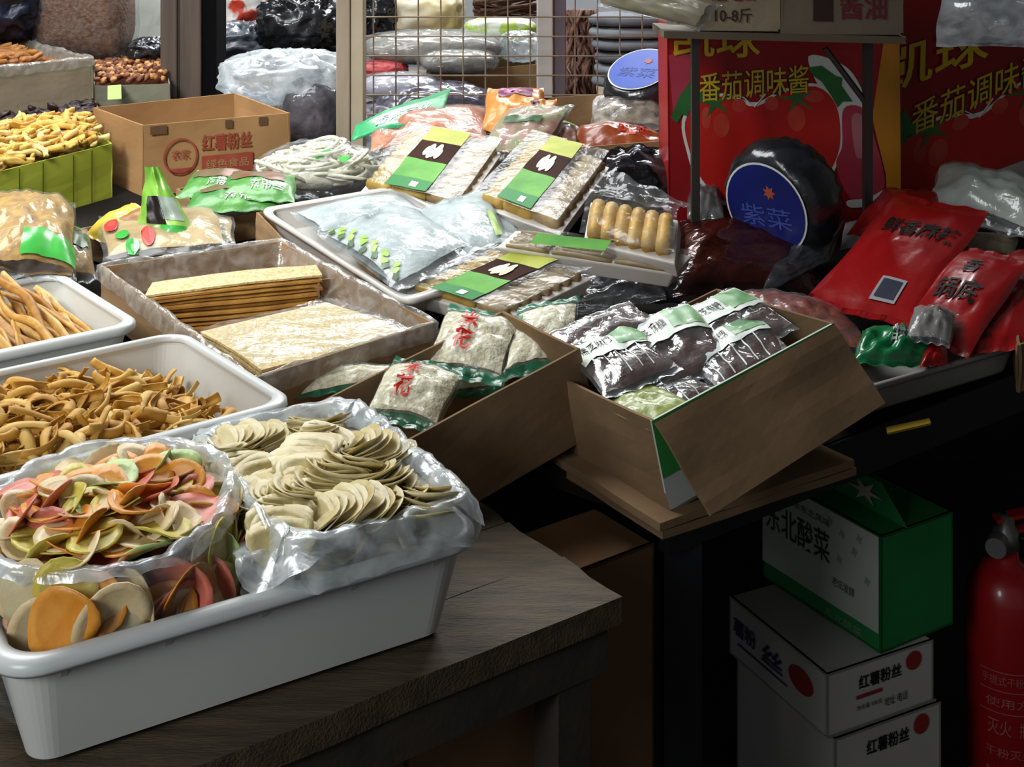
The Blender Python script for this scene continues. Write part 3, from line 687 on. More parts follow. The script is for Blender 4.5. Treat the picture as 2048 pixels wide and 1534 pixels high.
noodle('noodle packet with green leaf edge lying across the tray front', PS(800, 585, .095), PS(960, 500, .105), PS(632, 470, .10), .045, 1, strip=False)
noodle('noodle packet with folded white end at the tray back', PS(640, 470, .088), PS(860, 425, .09), PS(575, 425, .088), .03, 2, leafs=False, strip=False)
noodle('noodle packet with bright green strip beside the mushroom trays', PS(880, 545, .09), PS(1030, 490, .10), PS(830, 420, .10), .04, 3, leafs=False)
noodle('noodle packet half hidden under the tilted mushroom tray', PS(930, 500, .085), PS(1050, 480, .085), PS(880, 405, .09), .03, 4, leafs=False, strip=False)
# ================================================================== MUSHROOM AND TOFU TRAYS
FOAM = mat('foam_tray', 'cfc8c0', 0.5, 'dcd6cf', 10)
ROLLY = mat('tofu_roll', '9c7c30', 0.65, 'b89648', 30, 0.3, 80)
MUSHC = mat('mushroom_cream', '8f7850', 0.65, 'a8906a', 30, 0.3, 80)
LG1 = mat('label_leaf_green', '3f8a26', 0.6, '62a63a', 12, spec=.3)
LG2 = mat('label_deep_green', '1f7a34', 0.6, spec=.3)
LBR = mat('label_brown', '2e1810', 0.8, '3c2218', 12, spec=.1)
LYL = mat('label_yellow_green', 'a0a83c', 0.6, 'b8bc58', 16, spec=.3)
def boxpack(label, A, B, C, t, rolls=8, left=ROLLY, right=MUSHC, card=True, seed=0, cols=(0.0, .30, .66, 1.0), group='film-wrapped mushroom trays'):
    s = flat(A, B, C); f_ = s
    r_ = thing('mushroom_tray', label, 'food tray', tuple(base_of(A, B, C)), group)
    obj('foam_base', shell(lambda u, v, o: s(lerp(-.01, 1.01, u) if o > -t*.5 else lerp(.04, .96, u), v if o > -t*.5 else lerp(.04, .96, v), o), 6, 6, 0, -t), FOAM, r_, bevel=.003)
    for ci, (u0, u1, m_) in enumerate(((cols[0]+.03, cols[1], left), (cols[1], cols[2], left), (cols[2], cols[3]-.03, right))):
        for k in range(rolls):
            v = (k+.5)/rolls*.94+.03; r1 = .42*.94/rolls; w_ = (C-A).length*r1
            ps = [s(lerp(u0+.01, u1-.01, i/5), v+.004*math.sin(i+k), w_*.55+.001*math.sin(k*3+i)) for i in range(6)]
            obj('roll' if m_ is left else 'mushroom', tube(ps, [w_*.8, w_, w_*1.02, w_, w_*1.02, w_*.8], 8), m_, r_, True)
    ht = (C-A).length*.42/rolls*1.9+.002
    fs = lambda u, v, o=0: s(u, v, ht+o+.0025*nz((u*5, v*5, seed), seed))
    obj('film', patch(fs, -.015, 1.015, -.015, 1.015, 0, 16, 16), CLEAR, r_, True)
    if card:
        lc = obj('label_card', patch(fs, .27, .69, .0, .44, .0012, 8, 8), LG1, r_, True)
        obj('deep_green_band', patch(fs, .27, .69, .0, .15, .0018, 8, 4), LG2, lc, True)
        obj('picture_panel', patch(fs, .27, .69, .44, .76, .0012, 8, 8), LBR, lc, True)
        obj('yellow_panel', patch(fs, .27, .69, .76, 1.0, .0012, 8, 6), LYL, lc, True)
        for k in range(6): obj('pictured_mushroom', decal(fs, disc_pts(.41+.026*k, .59+.05*math.sin(k*2), .030, .085, 14), .0020+.0002*k), mat('pictured_cream', 'd8bd90', 0.4), lc)
        obj('white_box', patch(fs, .50, .57, .03, .10, .0026, 2, 2), WHTP, lc)
    return r_
boxpack('mushroom tray with green and brown label leaning beside the green header bag', PS(722, 383, .085), PS(918, 427, .085), PS(822, 270, .135), .03)
boxpack('mushroom tray with green and brown label behind the golden roll pack', PS(957, 412, .11), PS(1118, 470, .11), PS(1068, 290, .155), .03, seed=2)
boxpack('mushroom tray with green label lying flat above the rice packets', PS(812, 585, .07), PS(1010, 640, .07), PS(985, 508, .10), .03, seed=3)
boxpack('flat foam tray of white rolls under the golden roll pack', PS(995, 495, .125), PS(1345, 548, .125), PS(1035, 460, .145), .035, rolls=5, left=MUSHC, right=MUSHC, card=False, seed=4, group='film-wrapped roll trays')
obj('label_strip', patch(flat(PS(1060, 490, .150), PS(1210, 505, .150), PS(1075, 470, .160)), 0, 1, 0, 1, .004), LG1, None, label='green label strip on the flat tray of white rolls', cat='label')
GOLD = mat('golden_roll', 'b98a2c', 0.5, 'd4a848', 30, 0.3, 60)
A, B, C = PS(1172, 480, .15), PS(1345, 520, .15), PS(1185, 408, .185)
s = flat(A, B, C); r_ = thing('golden_roll_pack', 'small pack of six golden rolls with loose clear film on top', 'food tray', tuple(base_of(A, B, C)))
obj('foam_base', shell(lambda u, v, o: s(lerp(-.03, 1.03, u), lerp(-.08, 1.06, v), o), 4, 4, 0, -.03), FOAM, r_, bevel=.003)
for k in range(6):
    u = (k+.5)/6*.96+.02; w_ = (B-A).length*.084
    obj('roll', tube([s(u+.004*math.sin(k+j), .06+.88*j/5, w_*.6) for j in range(6)], [w_*.85, w_, w_*1.03, w_, w_*1.02, w_*.85], 10), GOLD, r_, True)
fs = lambda u, v, o=0: s(u, v, .022+o+.004*nz((u*5, v*5, 1), 1))
obj('film', patch(fs, -.04, 1.04, -.1, 1.08, 0, 14, 12), CLEAR, r_, True)
tp = [s(-.03, 1.05, .02), s(1.03, 1.05, .02), PS(1378, 405, .215), PS(1205, 335, .235)]
obj('loose_film', patch(lambda u, v, o=0: lerp(lerp(tp[0], tp[1], u), lerp(tp[3], tp[2], u), v)+V((0, -.012, .012))*nz((u*5, v*4, 2), 3), 0, 1, 0, 1, 0, 16, 12), CLEAR2, r_, True)
# ================================================================== PACKETS ON THE LEFT
YEL = mat('yellow_crisps', '966c1e', 0.6, 'be923c', 50, 0.8, 70)
def bagpack(name, label, A, B, C, th, inner, seed, filmm=None, patches=(), texts=(), cat='packet', group=None, seam=.06, ex=.45, wr=.2, parts=()):
    s = pillow(A, B, C, th, seam, ex, wr, seed); f_ = lambda u, v, o=0: s(u, v, o)
    r_ = thing(name, label, cat, tuple(base_of(A, B, C)), group)
    if inner: obj('contents', pillow_mesh(lambda u, v, o=0, side=1: s(lerp(.04, .96, u), lerp(.09, .91, v), -.004, side)), inner, r_, True)
    obj('wrapper', pillow_mesh(s), filmm or CLEAR, r_, True)
    for nm, m_, u0, u1, v0, v1 in patches: obj(nm, patch(f_, u0, u1, v0, v1, .0016, 10, 8), m_, r_, True)
    for tx_, m_, u0, u1, v0, v1 in texts: obj('lettering', text_on(f_, tx_, u0, u1, v0, v1, .0026, .01), m_, r_)
    return r_, f_
GBRT = mat('bright_green_print', '2f9e34', 0.3, '45b54a', 10, coat=0.3)
bagpack('crisps_bag', 'clear bag of yellow crisps with a green band beside the tofu sticks', PS(-60, 545, .14), PS(150, 570, .10), PS(-30, 385, .17), .075, YEL, 1, CLEAR, (('green_band', GBRT, .42, .98, .10, .26),))
bagpack('crisps_bag', 'smaller green edged packet tucked against the tofu stick tub', PS(80, 590, .08), PS(195, 560, .07), PS(70, 480, .10), .05, YEL, 2, CLEAR2, (('dark_band', DKG, .2, .9, .35, .6), ('green_band', GBRT, .0, .8, .7, .9)))
BEIGE = mat('beige_skin', 'a4854c', 0.6, 'bda06a', 22, 0.5, 60)
r_, f_ = bagpack('tofu_skin_packet', 'flat clear packet with red tomato prints behind the sesame carton', PS(205, 525, .075), PS(465, 495, .075), PS(195, 432, .075), .035, BEIGE, 3, CLEAR)
for (u, v, m_) in ((.10, .55, REDP), (.36, .22, REDP), (.23, .12, GBRT), (.16, .30, GBRT), (.38, .62, DKG), (.62, .45, DKG)):
    obj('printed_spot', decal(f_, disc_pts(u, v, .055, .13 if m_ is REDP else .08, 14), .002), m_, r_)
bagpack('tofu_skin_packet', 'plain beige packet lying behind the tomato print one', PS(300, 500, .06), PS(470, 490, .06), PS(310, 440, .06), .03, BEIGE, 8, CLEAR2)
# standing green packet: a tapering pouch pinched at its top
GPK = mat('lime_packet', '6fae3c', 0.3, '9fd060', 9, 0.4, 40, coat=0.4)
r_ = thing('green_pouch', 'pinched green and black pouch standing between the cartons', 'packet', tuple(PS(335, 470, .05)))
top = PS(305, 335, .20); wd = [(272, 468), (395, 478)]
a0, b0_ = PS(270, 470, .07), PS(398, 480, .07)
def pouch(u, v, o=0, side=1):
    t = v**1.15; p = lerp(lerp(a0, b0_, u), top+V((.022*(u-.5)*(1+2*max(0, v-.8)), 0, 0)), t)
    th = .045*math.sin(math.pi*min(1, max(0, u)))**.6*(1-t*.8)*(1 if v > 0 else .6)
    return p+V((0, -1, .3))*(th*(.8 if side > 0 else -.5)+o*side+.012*nz((u*5, v*5, 2), 2))
obj('pouch_body', pillow_mesh(pouch, 18, 20), GPK, r_, True)
obj('dark_panel', patch(lambda u, v, o=0: pouch(u, v, o), .25, .62, .22, .62, .0015, 8, 10), BLKP, r_, True)
obj('bright_panel', patch(lambda u, v, o=0: pouch(u, v, o), .50, .92, .04, .22, .0018, 8, 8), GBRT, r_, True)
obj('clear_panel', patch(lambda u, v, o=0: pouch(u, v, o), .60, .95, .30, .62, .0015, 8, 8), mat('pouch_grey', '9fb0a4', .3), r_, True)
YPK = mat('yellow_packet', 'c9a524', 0.35, 'd9bc4a', 12, 0.4, 50, coat=0.3)
s = pillow(PS(165, 470, .05), PS(235, 495, .05), PS(262, 405, .10), .03, .05, .5, .2, 4)
r_ = thing('yellow_packet', 'yellow packet lying beside the standing green pouch', 'packet', tuple(PS(215, 450, .04))); obj('wrapper', pillow_mesh(s), YPK, r_, True); obj('brown_window', patch(lambda u, v, o=0: s(u, v, o), .55, .95, .45, .9, .0015), mat('amber_window', '8a5a22', .4), r_, True)
# small carton with green packets
carton('cardboard_carton', 'small brown carton filled with green packets', [PS(450, 436, .055), PS(575, 412, .055), PS(470, 350, .055), PS(352, 378, .055)], (0, 0, -1), .06, BROWN)
GDK = mat('green_packet', '1f6a2a', 0.4, '4f9238', 14, 0.5, 50, coat=0.15)
GD2 = mat('green_packet_brown', '5f5a34', 0.4, '7b3f2a', 30)
for i, (a, b, c_, lab) in enumerate((((372, 425), (560, 422), (385, 372), 'green packet on top in the small carton'), ((352, 395), (480, 402), (395, 340), 'green packet with dark window at the carton back'), ((440, 398), (590, 405), (450, 345), 'green packet with red window nearest the noodle bag'))):
    s = pillow(PS(*a, .075+.008*i), PS(*b, .075+.008*i), PS(*c_, .085+.008*i), .03, .06, .5, .2, 20+i)
    r_ = thing('green_packet', lab, 'packet', tuple(PS(*a, .06)), 'green packets in the small carton'); obj('wrapper', pillow_mesh(s), GDK, r_, True)
    obj('window', patch(lambda u, v, o=0: s(u, v, o), -.0+.12, .85, .45, .90, .0018), GD2, r_, True)
    obj('lettering', text_on(lambda u, v, o=0: s(u, v, o), '海带丝', .40, .85, .18, .38, .0024, .01), WHTP, r_)
# bag of white noodles
NOW = mat('cream_noodles', 'ddd8c0', 0.55, 'f0ecdc', 60, 0.6, 90)
c_ = PS(637, 345, .075); r_ = thing('noodle_bag', 'knotted clear bag of coiled cream noodles', 'bag', tuple(PS(637, 390, .0)))
for k in range(60):
    th = R.uniform(0, 6.3); rr = R.uniform(.02, .07); cz = R.uniform(-.015, .05); cx, cy = R.uniform(-.09, .09), R.uniform(-.045, .05)
    sc = math.sqrt(max(.05, 1-(cx/.12)**2-(cy/.09)**2)); tl, td_ = R.uniform(-.6, .6), R.uniform(0, 6.3)
    pts = []
    for j in range(17):
        a = th+6.0*j/16; p = V((rr*math.cos(a), rr*.8*math.sin(a), 0)); p.rotate(Matrix.Rotation(tl, 3, V((math.cos(td_), math.sin(td_), 0))))
        pts.append(c_+V((cx, cy, cz*sc+.02*sc-.01))+p)
    obj('noodle_coil', tube(pts, .0045, 6), NOW, r_, True)
obj('noodle_core', ellipsoid(c_, V((.095, 0, 0)), V((0, .072, 0)), V((0, 0, .040)), 32, 18, .08, 4, 3), NOW, r_, True)
obj('wrapper', ellipsoid(c_+V((0, 0, .004)), V((.145, 0, 0)), V((0, .105, 0)), V((0, 0, .068)), 48, 26, .10, 3.5, 5, True), CLEAR, r_, True)
for k, (x, y) in enumerate(((655, 305), (690, 318), (640, 312))):
    q = PS(x, y, .13); obj('printed_leaf', MB().add([q+V((.02*math.cos(t*.9)*(1 if t % 2 else .5), .012*math.sin(t*.9), .006*math.sin(t))) for t in range(7)], [tuple(range(7))]), GBRT, r_)

carton('cardboard_carton', 'low tan carton edge below the standing green pouch', [PS(300, 505, .05), PS(470, 470, .05), PS(330, 425, .05), PS(130, 462, .05)], (0, 0, -1), .045, BROWN)

bagpack('film_packet', 'crumpled grey film packet between the flat mushroom tray and the candy carton', PS(1085, 640, .05), PS(1330, 600, .05), PS(1110, 560, .06), .03, None, 71, film('ash_film', .45, tint='c9ccd0', gloss=.2, rough=.15, bs=40, bump=1.0, col='8a8d90'), wr=.4)
bagpack('film_packet', 'dark film packet under the golden roll pack', PS(1190, 600, .03), PS(1420, 610, .03), PS(1200, 520, .06), .05, None, 72, mat('dark_slate_pack', '1c1a1e', .4, '2c2a2e', 14, .6, 40), wr=.3)
# ================================================================== TOMATO CARTONS
TOMR = mat('tomato_red_print', '8f1016', 0.4, 'a5141a', 4)
TOM2 = mat('tomato_fruit_print', 'c01c18', 0.4, 'cc2a20', 5)
TOMD = mat('tomato_shade_print', '9a1418', 0.4)
TOMH = mat('tomato_gloss_print', 'd2503c', 0.4, 'c63a2c', 20)
ORNG = mat('orange_print', 'd08a1c', 0.4, 'c98424', 4)
YELP = mat('yellow_print', 'd8b81c', 0.4)
OLVP = mat('dark_olive_print', '2b2a12', 0.4)
LEAFP = mat('tomato_leaf_print', '2a6a34', 0.4, '357a3e', 20)
PINK = mat('bottle_pink_print', 'b8324a', 0.4, 'c04458', 10)
def star(cx, cy, r1, r2, n, rot=0, sx=1, sy=1): return [(cx+sx*(r1 if k % 2 == 0 else r2)*math.cos(rot+math.pi*k/n), cy+sy*(r1 if k % 2 == 0 else r2)*math.sin(rot+math.pi*k/n)) for k in range(2*n)]
def tomato_carton(label, A, B, C, depth, seed, v0=0.0, v1=1.0):
    s0 = flat(A, B, C, V((0, -1, 0.05))); s = lambda u, v, o=0: s0(u, max(v, v0+.003), o)
    A, B, C = s0(0, v0), s0(1, v0), s0(0, v1); n_ = (s(0, 0, 1)-s(0, 0, 0)); D = C+(B-A); bk = -n_*depth
    r_ = thing('tomato_sauce_carton', label, 'carton', tuple(base_of(A, B, A+bk, B+bk)), 'tomato sauce cartons')
    obj('front_panel', slab(A, B, D, C, .004, n_), TOMR, r_)
    obj('side_panel', slab(B, B+bk, D+bk, D, .004, B-A), ORNG, r_); obj('side_panel', slab(A+bk, A, C, C+bk, .004, A-B), TOMR, r_)
    obj('back_panel', slab(A+bk, B+bk, D+bk, C+bk, .004, -n_), TOMR, r_); obj('top_panel', slab(C, D, D+bk, C+bk, .004, C-A), TOMR, r_); obj('bottom_panel', slab(A, B, B+bk, A+bk, .004, A-C), TOMR, r_)
    U = lambda x: (x-1335)/465; W = lambda y: (425-y)/405
    def q(pts): return [(U(x), W(y)) for x, y in pts]
    def sm(pts, n=60): return [(p.x, p.y) for p in catmull([V((a, b, 0)) for a, b in q(pts)], n)]
    art = thing_art(r_, s)
    art('orange_field', ORNG, q([(1776, 22), (1799, 22), (1799, 424), (1772, 424), (1768, 345), (1742, 232)]), 1)
    art('pink_field', PINK, q([(1337, 110), (1380, 96), (1382, 180), (1345, 230)]), 1)
    art('white_swoosh', WHTP, sm([(1615, 110), (1690, 130), (1728, 190), (1735, 235), (1690, 250), (1650, 200)]), 1)
    art('white_outline', WHTP, sm([(1362, 240), (1392, 196), (1450, 186), (1506, 204), (1560, 178), (1630, 164), (1670, 196), (1684, 250), (1678, 310), (1640, 372), (1560, 412), (1450, 412), (1392, 360), (1370, 300)]), 2)
    art('tomato', TOM2, sm([(1368, 243), (1396, 202), (1450, 192), (1506, 212), (1560, 184), (1628, 170), (1665, 200), (1677, 250), (1671, 308), (1635, 366), (1560, 404), (1450, 404), (1398, 355), (1376, 300)]), 3)
    for x, y, rx, ry in ((1440, 250, 16, 24), (1410, 235, 10, 22), (1590, 235, 18, 26), (1625, 190, 20, 12), (1475, 210, 14, 14), (1540, 205, 14, 14)):
        art('gloss_spot', TOMH, [(U(x)+rx/465*math.cos(t*.4), W(y)+ry/405*math.sin(t*.4)) for t in range(16)], 4)
    art('leaf', LEAFP, q([(1340, 235), (1358, 190), (1372, 172), (1385, 150), (1396, 178), (1410, 190), (1395, 205), (1380, 215), (1372, 232), (1362, 228), (1352, 246)]), 5)
    art('leaf', LEAFP, q([(1612, 132), (1640, 128), (1668, 148), (1682, 152), (1680, 168), (1702, 200), (1682, 200), (1672, 212), (1660, 190), (1640, 160), (1625, 150)]), 5)
    for x, y in ((1427, 205), (1590, 195)):
        art('calyx', LEAFP, [(U(x)+a/465*1.0, W(y)+b/405) for a, b in star(0, 0, 42, 9, 5, math.pi/2+.2, 1.0, .8)], 5)
        art('stem', LEAFP, q([(x-5, y-4), (x+6, y-4), (x+10, y-34), (x+2, y-36)]), 6)
    art('bottle', PINK, sm([(1684, 215), (1725, 215), (1745, 270), (1764, 375), (1700, 398), (1668, 330), (1680, 290)]), 5)
    art('bottle_shine', mat('bottle_shine_print', 'c87a86', 0.3), sm([(1700, 232), (1722, 232), (1728, 300), (1708, 310)]), 6)
    art('bottle_foot', WHTP, sm([(1690, 400), (1730, 395), (1768, 376), (1768, 392), (1735, 410), (1695, 414)]), 6)
    obj('white_notch', tube([s(U(x), W(y), .003) for x, y in ((1482, 192), (1506, 212), (1528, 186))], .0016, 6), WHTP, r_)
    for m_, b, off, dx in ((OLVP, .03, .0040, 0), (YELP, .004, .0046, 0)):
        obj('lettering', text_on(s, '番茄调味酱', U(1396), U(1614), W(204), W(146), off, b, slant=.05), m_, r_)
        obj('brand_lettering', text_on(s, '凯球', U(1345), U(1518), W(114), W(34), off, .012 if m_ is YELP else .03), YELP if m_ is YELP else TOMD, r_)
    return r_
def thing_art(r_, s):
    def art(nm, m_, pts, k): return obj(nm, decal(s, pts, .0006*k+.0004), m_, r_)
    return art
tomato_carton('red tomato sauce carton standing behind the black round package', P(1338, 425, 2.62), P(1803, 425, 2.66), P(1334, 20, 2.62), .10, 1, -.125, 1.0)
tomato_carton('red tomato sauce carton turned sideways above the rice bag', P(1735, 552, 2.76), P(2290, 338, 3.02), P(1747, 90, 2.76), .2, 2, .255, 1.4)
# ================================================================== BLACK ROUND PACKAGES WITH BLUE LABELS
BLUEL = mat('blue_label', '0f1a60', 0.4, '142274', 8)
def round_pack(label, c_, axis, r, t, txt, seed, lu=V((0, 0, 1)), mblue=BLUEL, rough_film=True):
    axis = V(axis).normalized(); a = lu.cross(axis).normalized(); b = axis.cross(a)
    r_ = thing('seaweed_package', label, 'package', tuple(V((c_.x, c_.y, c_.z-r))), 'round seaweed packages')
    rings = []; n = 56
    prof = [(0.02, -1), (.5, -.98), (.8, -.86), (.95, -.55), (1.0, -.1), (.985, .3), (.92, .68), (.84, .90), (.72, 1.0), (.3, 1.03), (.02, 1.03)]
    for pr, pz in prof:
        ring = []
        for k in range(n):
            th = 2*math.pi*k/n; w_ = 1+(.05*(1-2*abs(nz((math.cos(th)*6, math.sin(th)*6, pz*4), seed)))+.03*nz((math.cos(th)*14, math.sin(th)*14, pz*9), seed+3))*(pr > .75)
            ring.append(c_+(a*math.cos(th)+b*math.sin(th))*r*pr*w_+axis*t*pz)
        rings.append(ring)
    obj('wrapped_disc', loft(rings, True, True, True), BLKBAG, r_, True)
    s = lambda u, v, o=0: c_+a*u*r+b*v*r+axis*(t*1.04+o)
    obj('label_border', decal(s, disc_pts(0, 0, .80, .80, 40), .001), WHTP, r_); lb = obj('blue_label', decal(s, disc_pts(0, 0, .765, .765, 40), .0018), mblue, r_)
    obj('emblem', decal(s, star(.12, .30, .13, .07, 7), .0026), mat('orange_emblem', 'a8503c', .4), lb)
    if txt: obj('lettering', text_on(s, txt, -.5, .5, -.32, .05, .0026), mat('pale_blue_print', '3c50a0', .4), lb)
    return r_
round_pack('black round package with dark blue label leaning before the tomato carton', P(1568, 394, 2.40), (-.66, -.62, -.20), .114, .058, '紫菜', 1)
round_pack('black round package with bright blue label behind the red carton edge', P(1290, 172, 3.05), (-.28, -.42, .80), .10, .05, '紫菜', 2, mblue=mat('bright_blue_label', '2a4fb4', .4, '3a62c4', 8))
# ================================================================== BAGS NEXT TO THE ROUND PACKAGE
DATE = mat('dark_dates', '3a1713', 0.35, '5a2218', 34, 0.9, 40, coat=0.4)
DRED = film('brown_tint_film', 0.14, tint='b08a84', gloss=0.10, rough=0.1, bs=36, bump=.8, col='6a3a34')
bagpack('dried_date_bag', 'glossy bag of dark red dates in front of the blue label', PS(1345, 592, .05), PS(1640, 598, .035), PS(1362, 440, .085), .055, DATE, 31, DRED)
FUNG = mat('black_fungus', '15100f', 0.4, '2b1c18', 30, 0.9, 40, coat=0.3)
bagpack('black_fungus_bag', 'black shiny bag below the orange brown pouch', PS(1200, 385, .10), PS(1390, 400, .08), PS(1185, 300, .14), .07, FUNG, 32, film('smoke_film', .12, tint='9a9aa2', gloss=.14, rough=.1, bs=30, bump=.9, col='3a3a42'))
bagpack('clear_bag', 'small dark clear bag between the fungus bag and the round package', PS(1375, 440, .06), PS(1450, 445, .06), PS(1370, 350, .10), .05, FUNG, 33, CLEAR2)
AMB = mat('amber_pouch', '7a3214', 0.35, '9a4a1c', 10, 0.5, 40, coat=0.4)
bagpack('amber_pouch', 'orange brown pouch with red lettering under the blue label', PS(1165, 305, .13), PS(1345, 320, .12), PS(1150, 252, .16), .05, None, 34, AMB, (), (('红枣', REDP, .45, .80, .25, .75),))
CHIL = mat('chilli_mix', '5a1c10', 0.5, '9a3a18', 60, 0.9, 60, coat=0.3)
bagpack('chilli_bag', 'clear bag of crushed red chilli behind the candy carton', PS(1560, 690, .05), PS(1770, 725, .05), PS(1470, 580, .06), .05, CHIL, 35, CLEAR)
bagpack('empty_film_bag', 'loose empty film sleeve between the dates and the red packets', PS(1520, 590, .06), PS(1660, 520, .07), PS(1560, 500, .08), .02, None, 36, film('grey_film', .2, tint='c9ced2', gloss=.14, rough=.14, bs=30, bump=.9, col='7b8288'))
# orange header bag, orange pouch, clear bags in the middle
ORC = mat('orange_shreds', 'a8481c', 0.5, 'd27a34', 46, 0.9, 60)
GHD = mat('teal_green_header', '1f9a5c', 0.35, '34b070', 14, 0.3, 40, coat=0.2)
r_, f_ = bagpack('shredded_snack_bag', 'clear bag of orange shreds with a teal green header', PS(725, 318, .11), PS(985, 292, .11), PS(745, 232, .13), .06, ORC, 41, CLEAR2)
hp = [PS(702, 282, .125), PS(880, 232, .165), PS(903, 170, .185), PS(712, 250, .150)]
hs = lambda u, v, o=0: lerp(lerp(hp[0], hp[1], u), lerp(hp[3], hp[2], u), v)+V((0, -.3, 1))*(o+.006*math.sin(u*5)+.003*nz((u*7, v*4, 1), 1))
hd = obj('header_card', shell(lambda u, v, o: hs(u, v, o), 14, 5, 0, -.002), GHD, r_, True)
obj('lettering', text_on(hs, '香辣豆丝', .22, .82, .30, .72, .0015, .01), WHTP, hd)
ORP = mat('orange_pouch', 'd98a3c', 0.35, 'e3a050', 10, 0.4, 40, coat=0.3)
PURP = mat('purple_print', '7a1c50', 0.4)
for lab, a, b, c_, pu in (('orange pouch with purple logo leaning on the wire mesh', (965, 262), (1085, 262), (975, 178), True), ('orange pouch lying beside the purple logo pouch', (1050, 275), (1125, 268), (1040, 205), False)):
    s = pillow(PS(*a, .13), PS(*b, .13), PS(*c_, .19), .045, .06, .45, .2, 44+pu)
    r_ = thing('orange_pouch', lab, 'packet', tuple(PS(*a, .10)), 'orange pouches'); obj('wrapper', pillow_mesh(s), ORP, r_, True); f_ = lambda u, v, o=0: s(u, v, o)
    if pu:
        obj('logo', patch(f_, .22, .80, .55, .80, .002), PURP, r_, True); obj('logo_stripe', patch(f_, .32, .70, .62, .72, .0028), mat('pink_print', 'c86a9a', .4), r_, True)
    else: obj('dark_mark', patch(f_, .2, .4, .5, .8, .002), mat('brown_mark', '5a2a14', .4), r_, True)
PINKM = mat('pink_pickle', 'b07a6a', 0.5, '8f9a5a', 26, 0.6, 50)
bagpack('pickle_bag', 'clear pointed bag with pinkish pickles beside the mushroom tray', PS(945, 325, .12), PS(1085, 320, .13), PS(1020, 215, .19), .05, PINKM, 47, CLEAR2, (('green_strip', DKG, .2, .75, .45, .55),))
bagpack('pickle_bag', 'clear bag of reddish pickles behind the second mushroom tray', PS(1060, 320, .11), PS(1160, 320, .11), PS(1060, 250, .15), .05, mat('red_pickle', '8a4a2c', 0.5, 'a8663c', 30, .7, 50), 48, CLEAR2, (('lime_edge', LEAF, .55, .95, .75, .9),))
carton('cardboard_carton', 'brown carton behind the orange pouches', [PS(1095, 300, .17), PS(1345, 280, .17), PS(1335, 180, .17), PS(1080, 196, .17)], (0, 0, -1), .15, BROWN)
bagpack('mushroom_bag', 'clear bag of dried mushrooms below the bright blue label', PS(1180, 262, .16), PS(1345, 262, .16), PS(1190, 200, .19), .05, mat('dried_mushroom', '4a2c24', 0.5, 'a89a80', 40, .9, 40), 49, CLEAR2)
# ================================================================== RED PACKETS IN THE GREY TRAY
GREYT = mat('grey_tray', '8f8d88', 0.4, 'a09e99', 6)
h_ = .045
tray('plastic_tray', 'grey white plastic tray carrying the red packets', [PS(1655, 800, .052), PS(2042, 688, .052), PS(1895, 555, .052), PS(1545, 640, .052)], .048, GREYT, grow=.10, r=.12)
REDK = mat('red_packet', '8e0d10', 0.28, 'a01214', 6, 0.35, 30, coat=0.35)
def redpack(label, A, B, C, th, seed, texts=(), square=None):
    s = pillow(A, B, C, th, .05, .5, .16, seed); f_ = lambda u, v, o=0: s(u, v, o)
    r_ = thing('red_packet', label, 'packet', tuple(base_of(A, B, C)), 'red seasoning packets'); obj('wrapper', pillow_mesh(s), REDK, r_, True)
    for t_, u0, u1, v0, v1, b in texts: obj('lettering', text_on(f_, t_, u0, u1, v0, v1, .002, b), BLKP, r_)
    if square:
        u0, u1, v0, v1 = square; sq = obj('data_panel', patch(f_, u0, u1, v0, v1, .002, 4, 4), mat('panel_grey', 'a8a4ac', .4), r_, True)
        obj('data_field', patch(f_, lerp(u0, u1, .12), lerp(u0, u1, .88), lerp(v0, v1, .12), lerp(v0, v1, .88), .003, 4, 4), mat('panel_dark', '3c3f4e', .4), sq, True)
    return r_
redpack('large red packet with black lettering and a dark square panel', PS(1612, 600, .07), PS(1812, 660, .07), PS(1795, 385, .16), .022, 1, (('鲜香麻辣', .18, .92, .60, .74, .015),), (.55, .78, .10, .26))
redpack('red packet with two black characters overlapping the large one', PS(1790, 665, .07), PS(1935, 715, .07), PS(1925, 488, .13), .02, 2, (('香', .28, .52, .66, .82, .015), ('锅底', .12, .72, .36, .58, .015)))
redpack('red packet cut off by the picture edge', PS(1935, 715, .065), PS(2075, 690, .065), PS(2015, 505, .11), .02, 3, (('辣', .05, .25, .1, .25, .01),))
redpack('plain red packet behind, next to the tomato carton foot', PS(1690, 470, .09), PS(1820, 480, .10), PS(1770, 375, .14), .025, 4)
bagpack('rice_noodle_bag', 'translucent bag of white rice noodles at the right edge', PS(1850, 420, .12), PS(2110, 500, .12), PS(1880, 335, .15), .085, mat('rice_white', 'a8aca2', .5, 'c0c4ba', 20, .5, 50), 51, CLEAR2)
bagpack('label_packet', 'pale packet corner between the red packet and the rice bag', PS(1920, 500, .09), PS(2030, 510, .09), PS(1930, 465, .10), .02, None, 52, mat('pale_packet', 'a89a80', .5))
bagpack('label_packet', 'grey card behind the large red packet', PS(1680, 500, .055), PS(1735, 490, .055), PS(1690, 445, .07), .01, None, 53, mat('grey_card', '8a8f90', .5))
r_, f_ = bagpack('candy_wrapper', 'small shiny green packet in the grey tray corner', PS(1705, 728, .055), PS(1860, 735, .055), PS(1725, 660, .07), .04, None, 54, mat('emerald_packet', '126a3c', .25, '1f8a50', 12, .6, 40, coat=.5), (), (('酸梅', WHTP, .45, .8, .3, .6),), wr=.35)
bagpack('clear_sachet', 'small clear sachet lying on the red packets', PS(1810, 680, .085), PS(1900, 695, .085), PS(1830, 612, .105), .035, mat('sachet_grey', '7a706a', .4, '8f8580', 14), 55, CLEAR2)
bagpack('clear_sachet', 'tiny red sachet hanging over the grey tray rim', PS(1840, 735, .06), PS(1895, 728, .06), PS(1850, 690, .065), .02, None, 56, REDK)
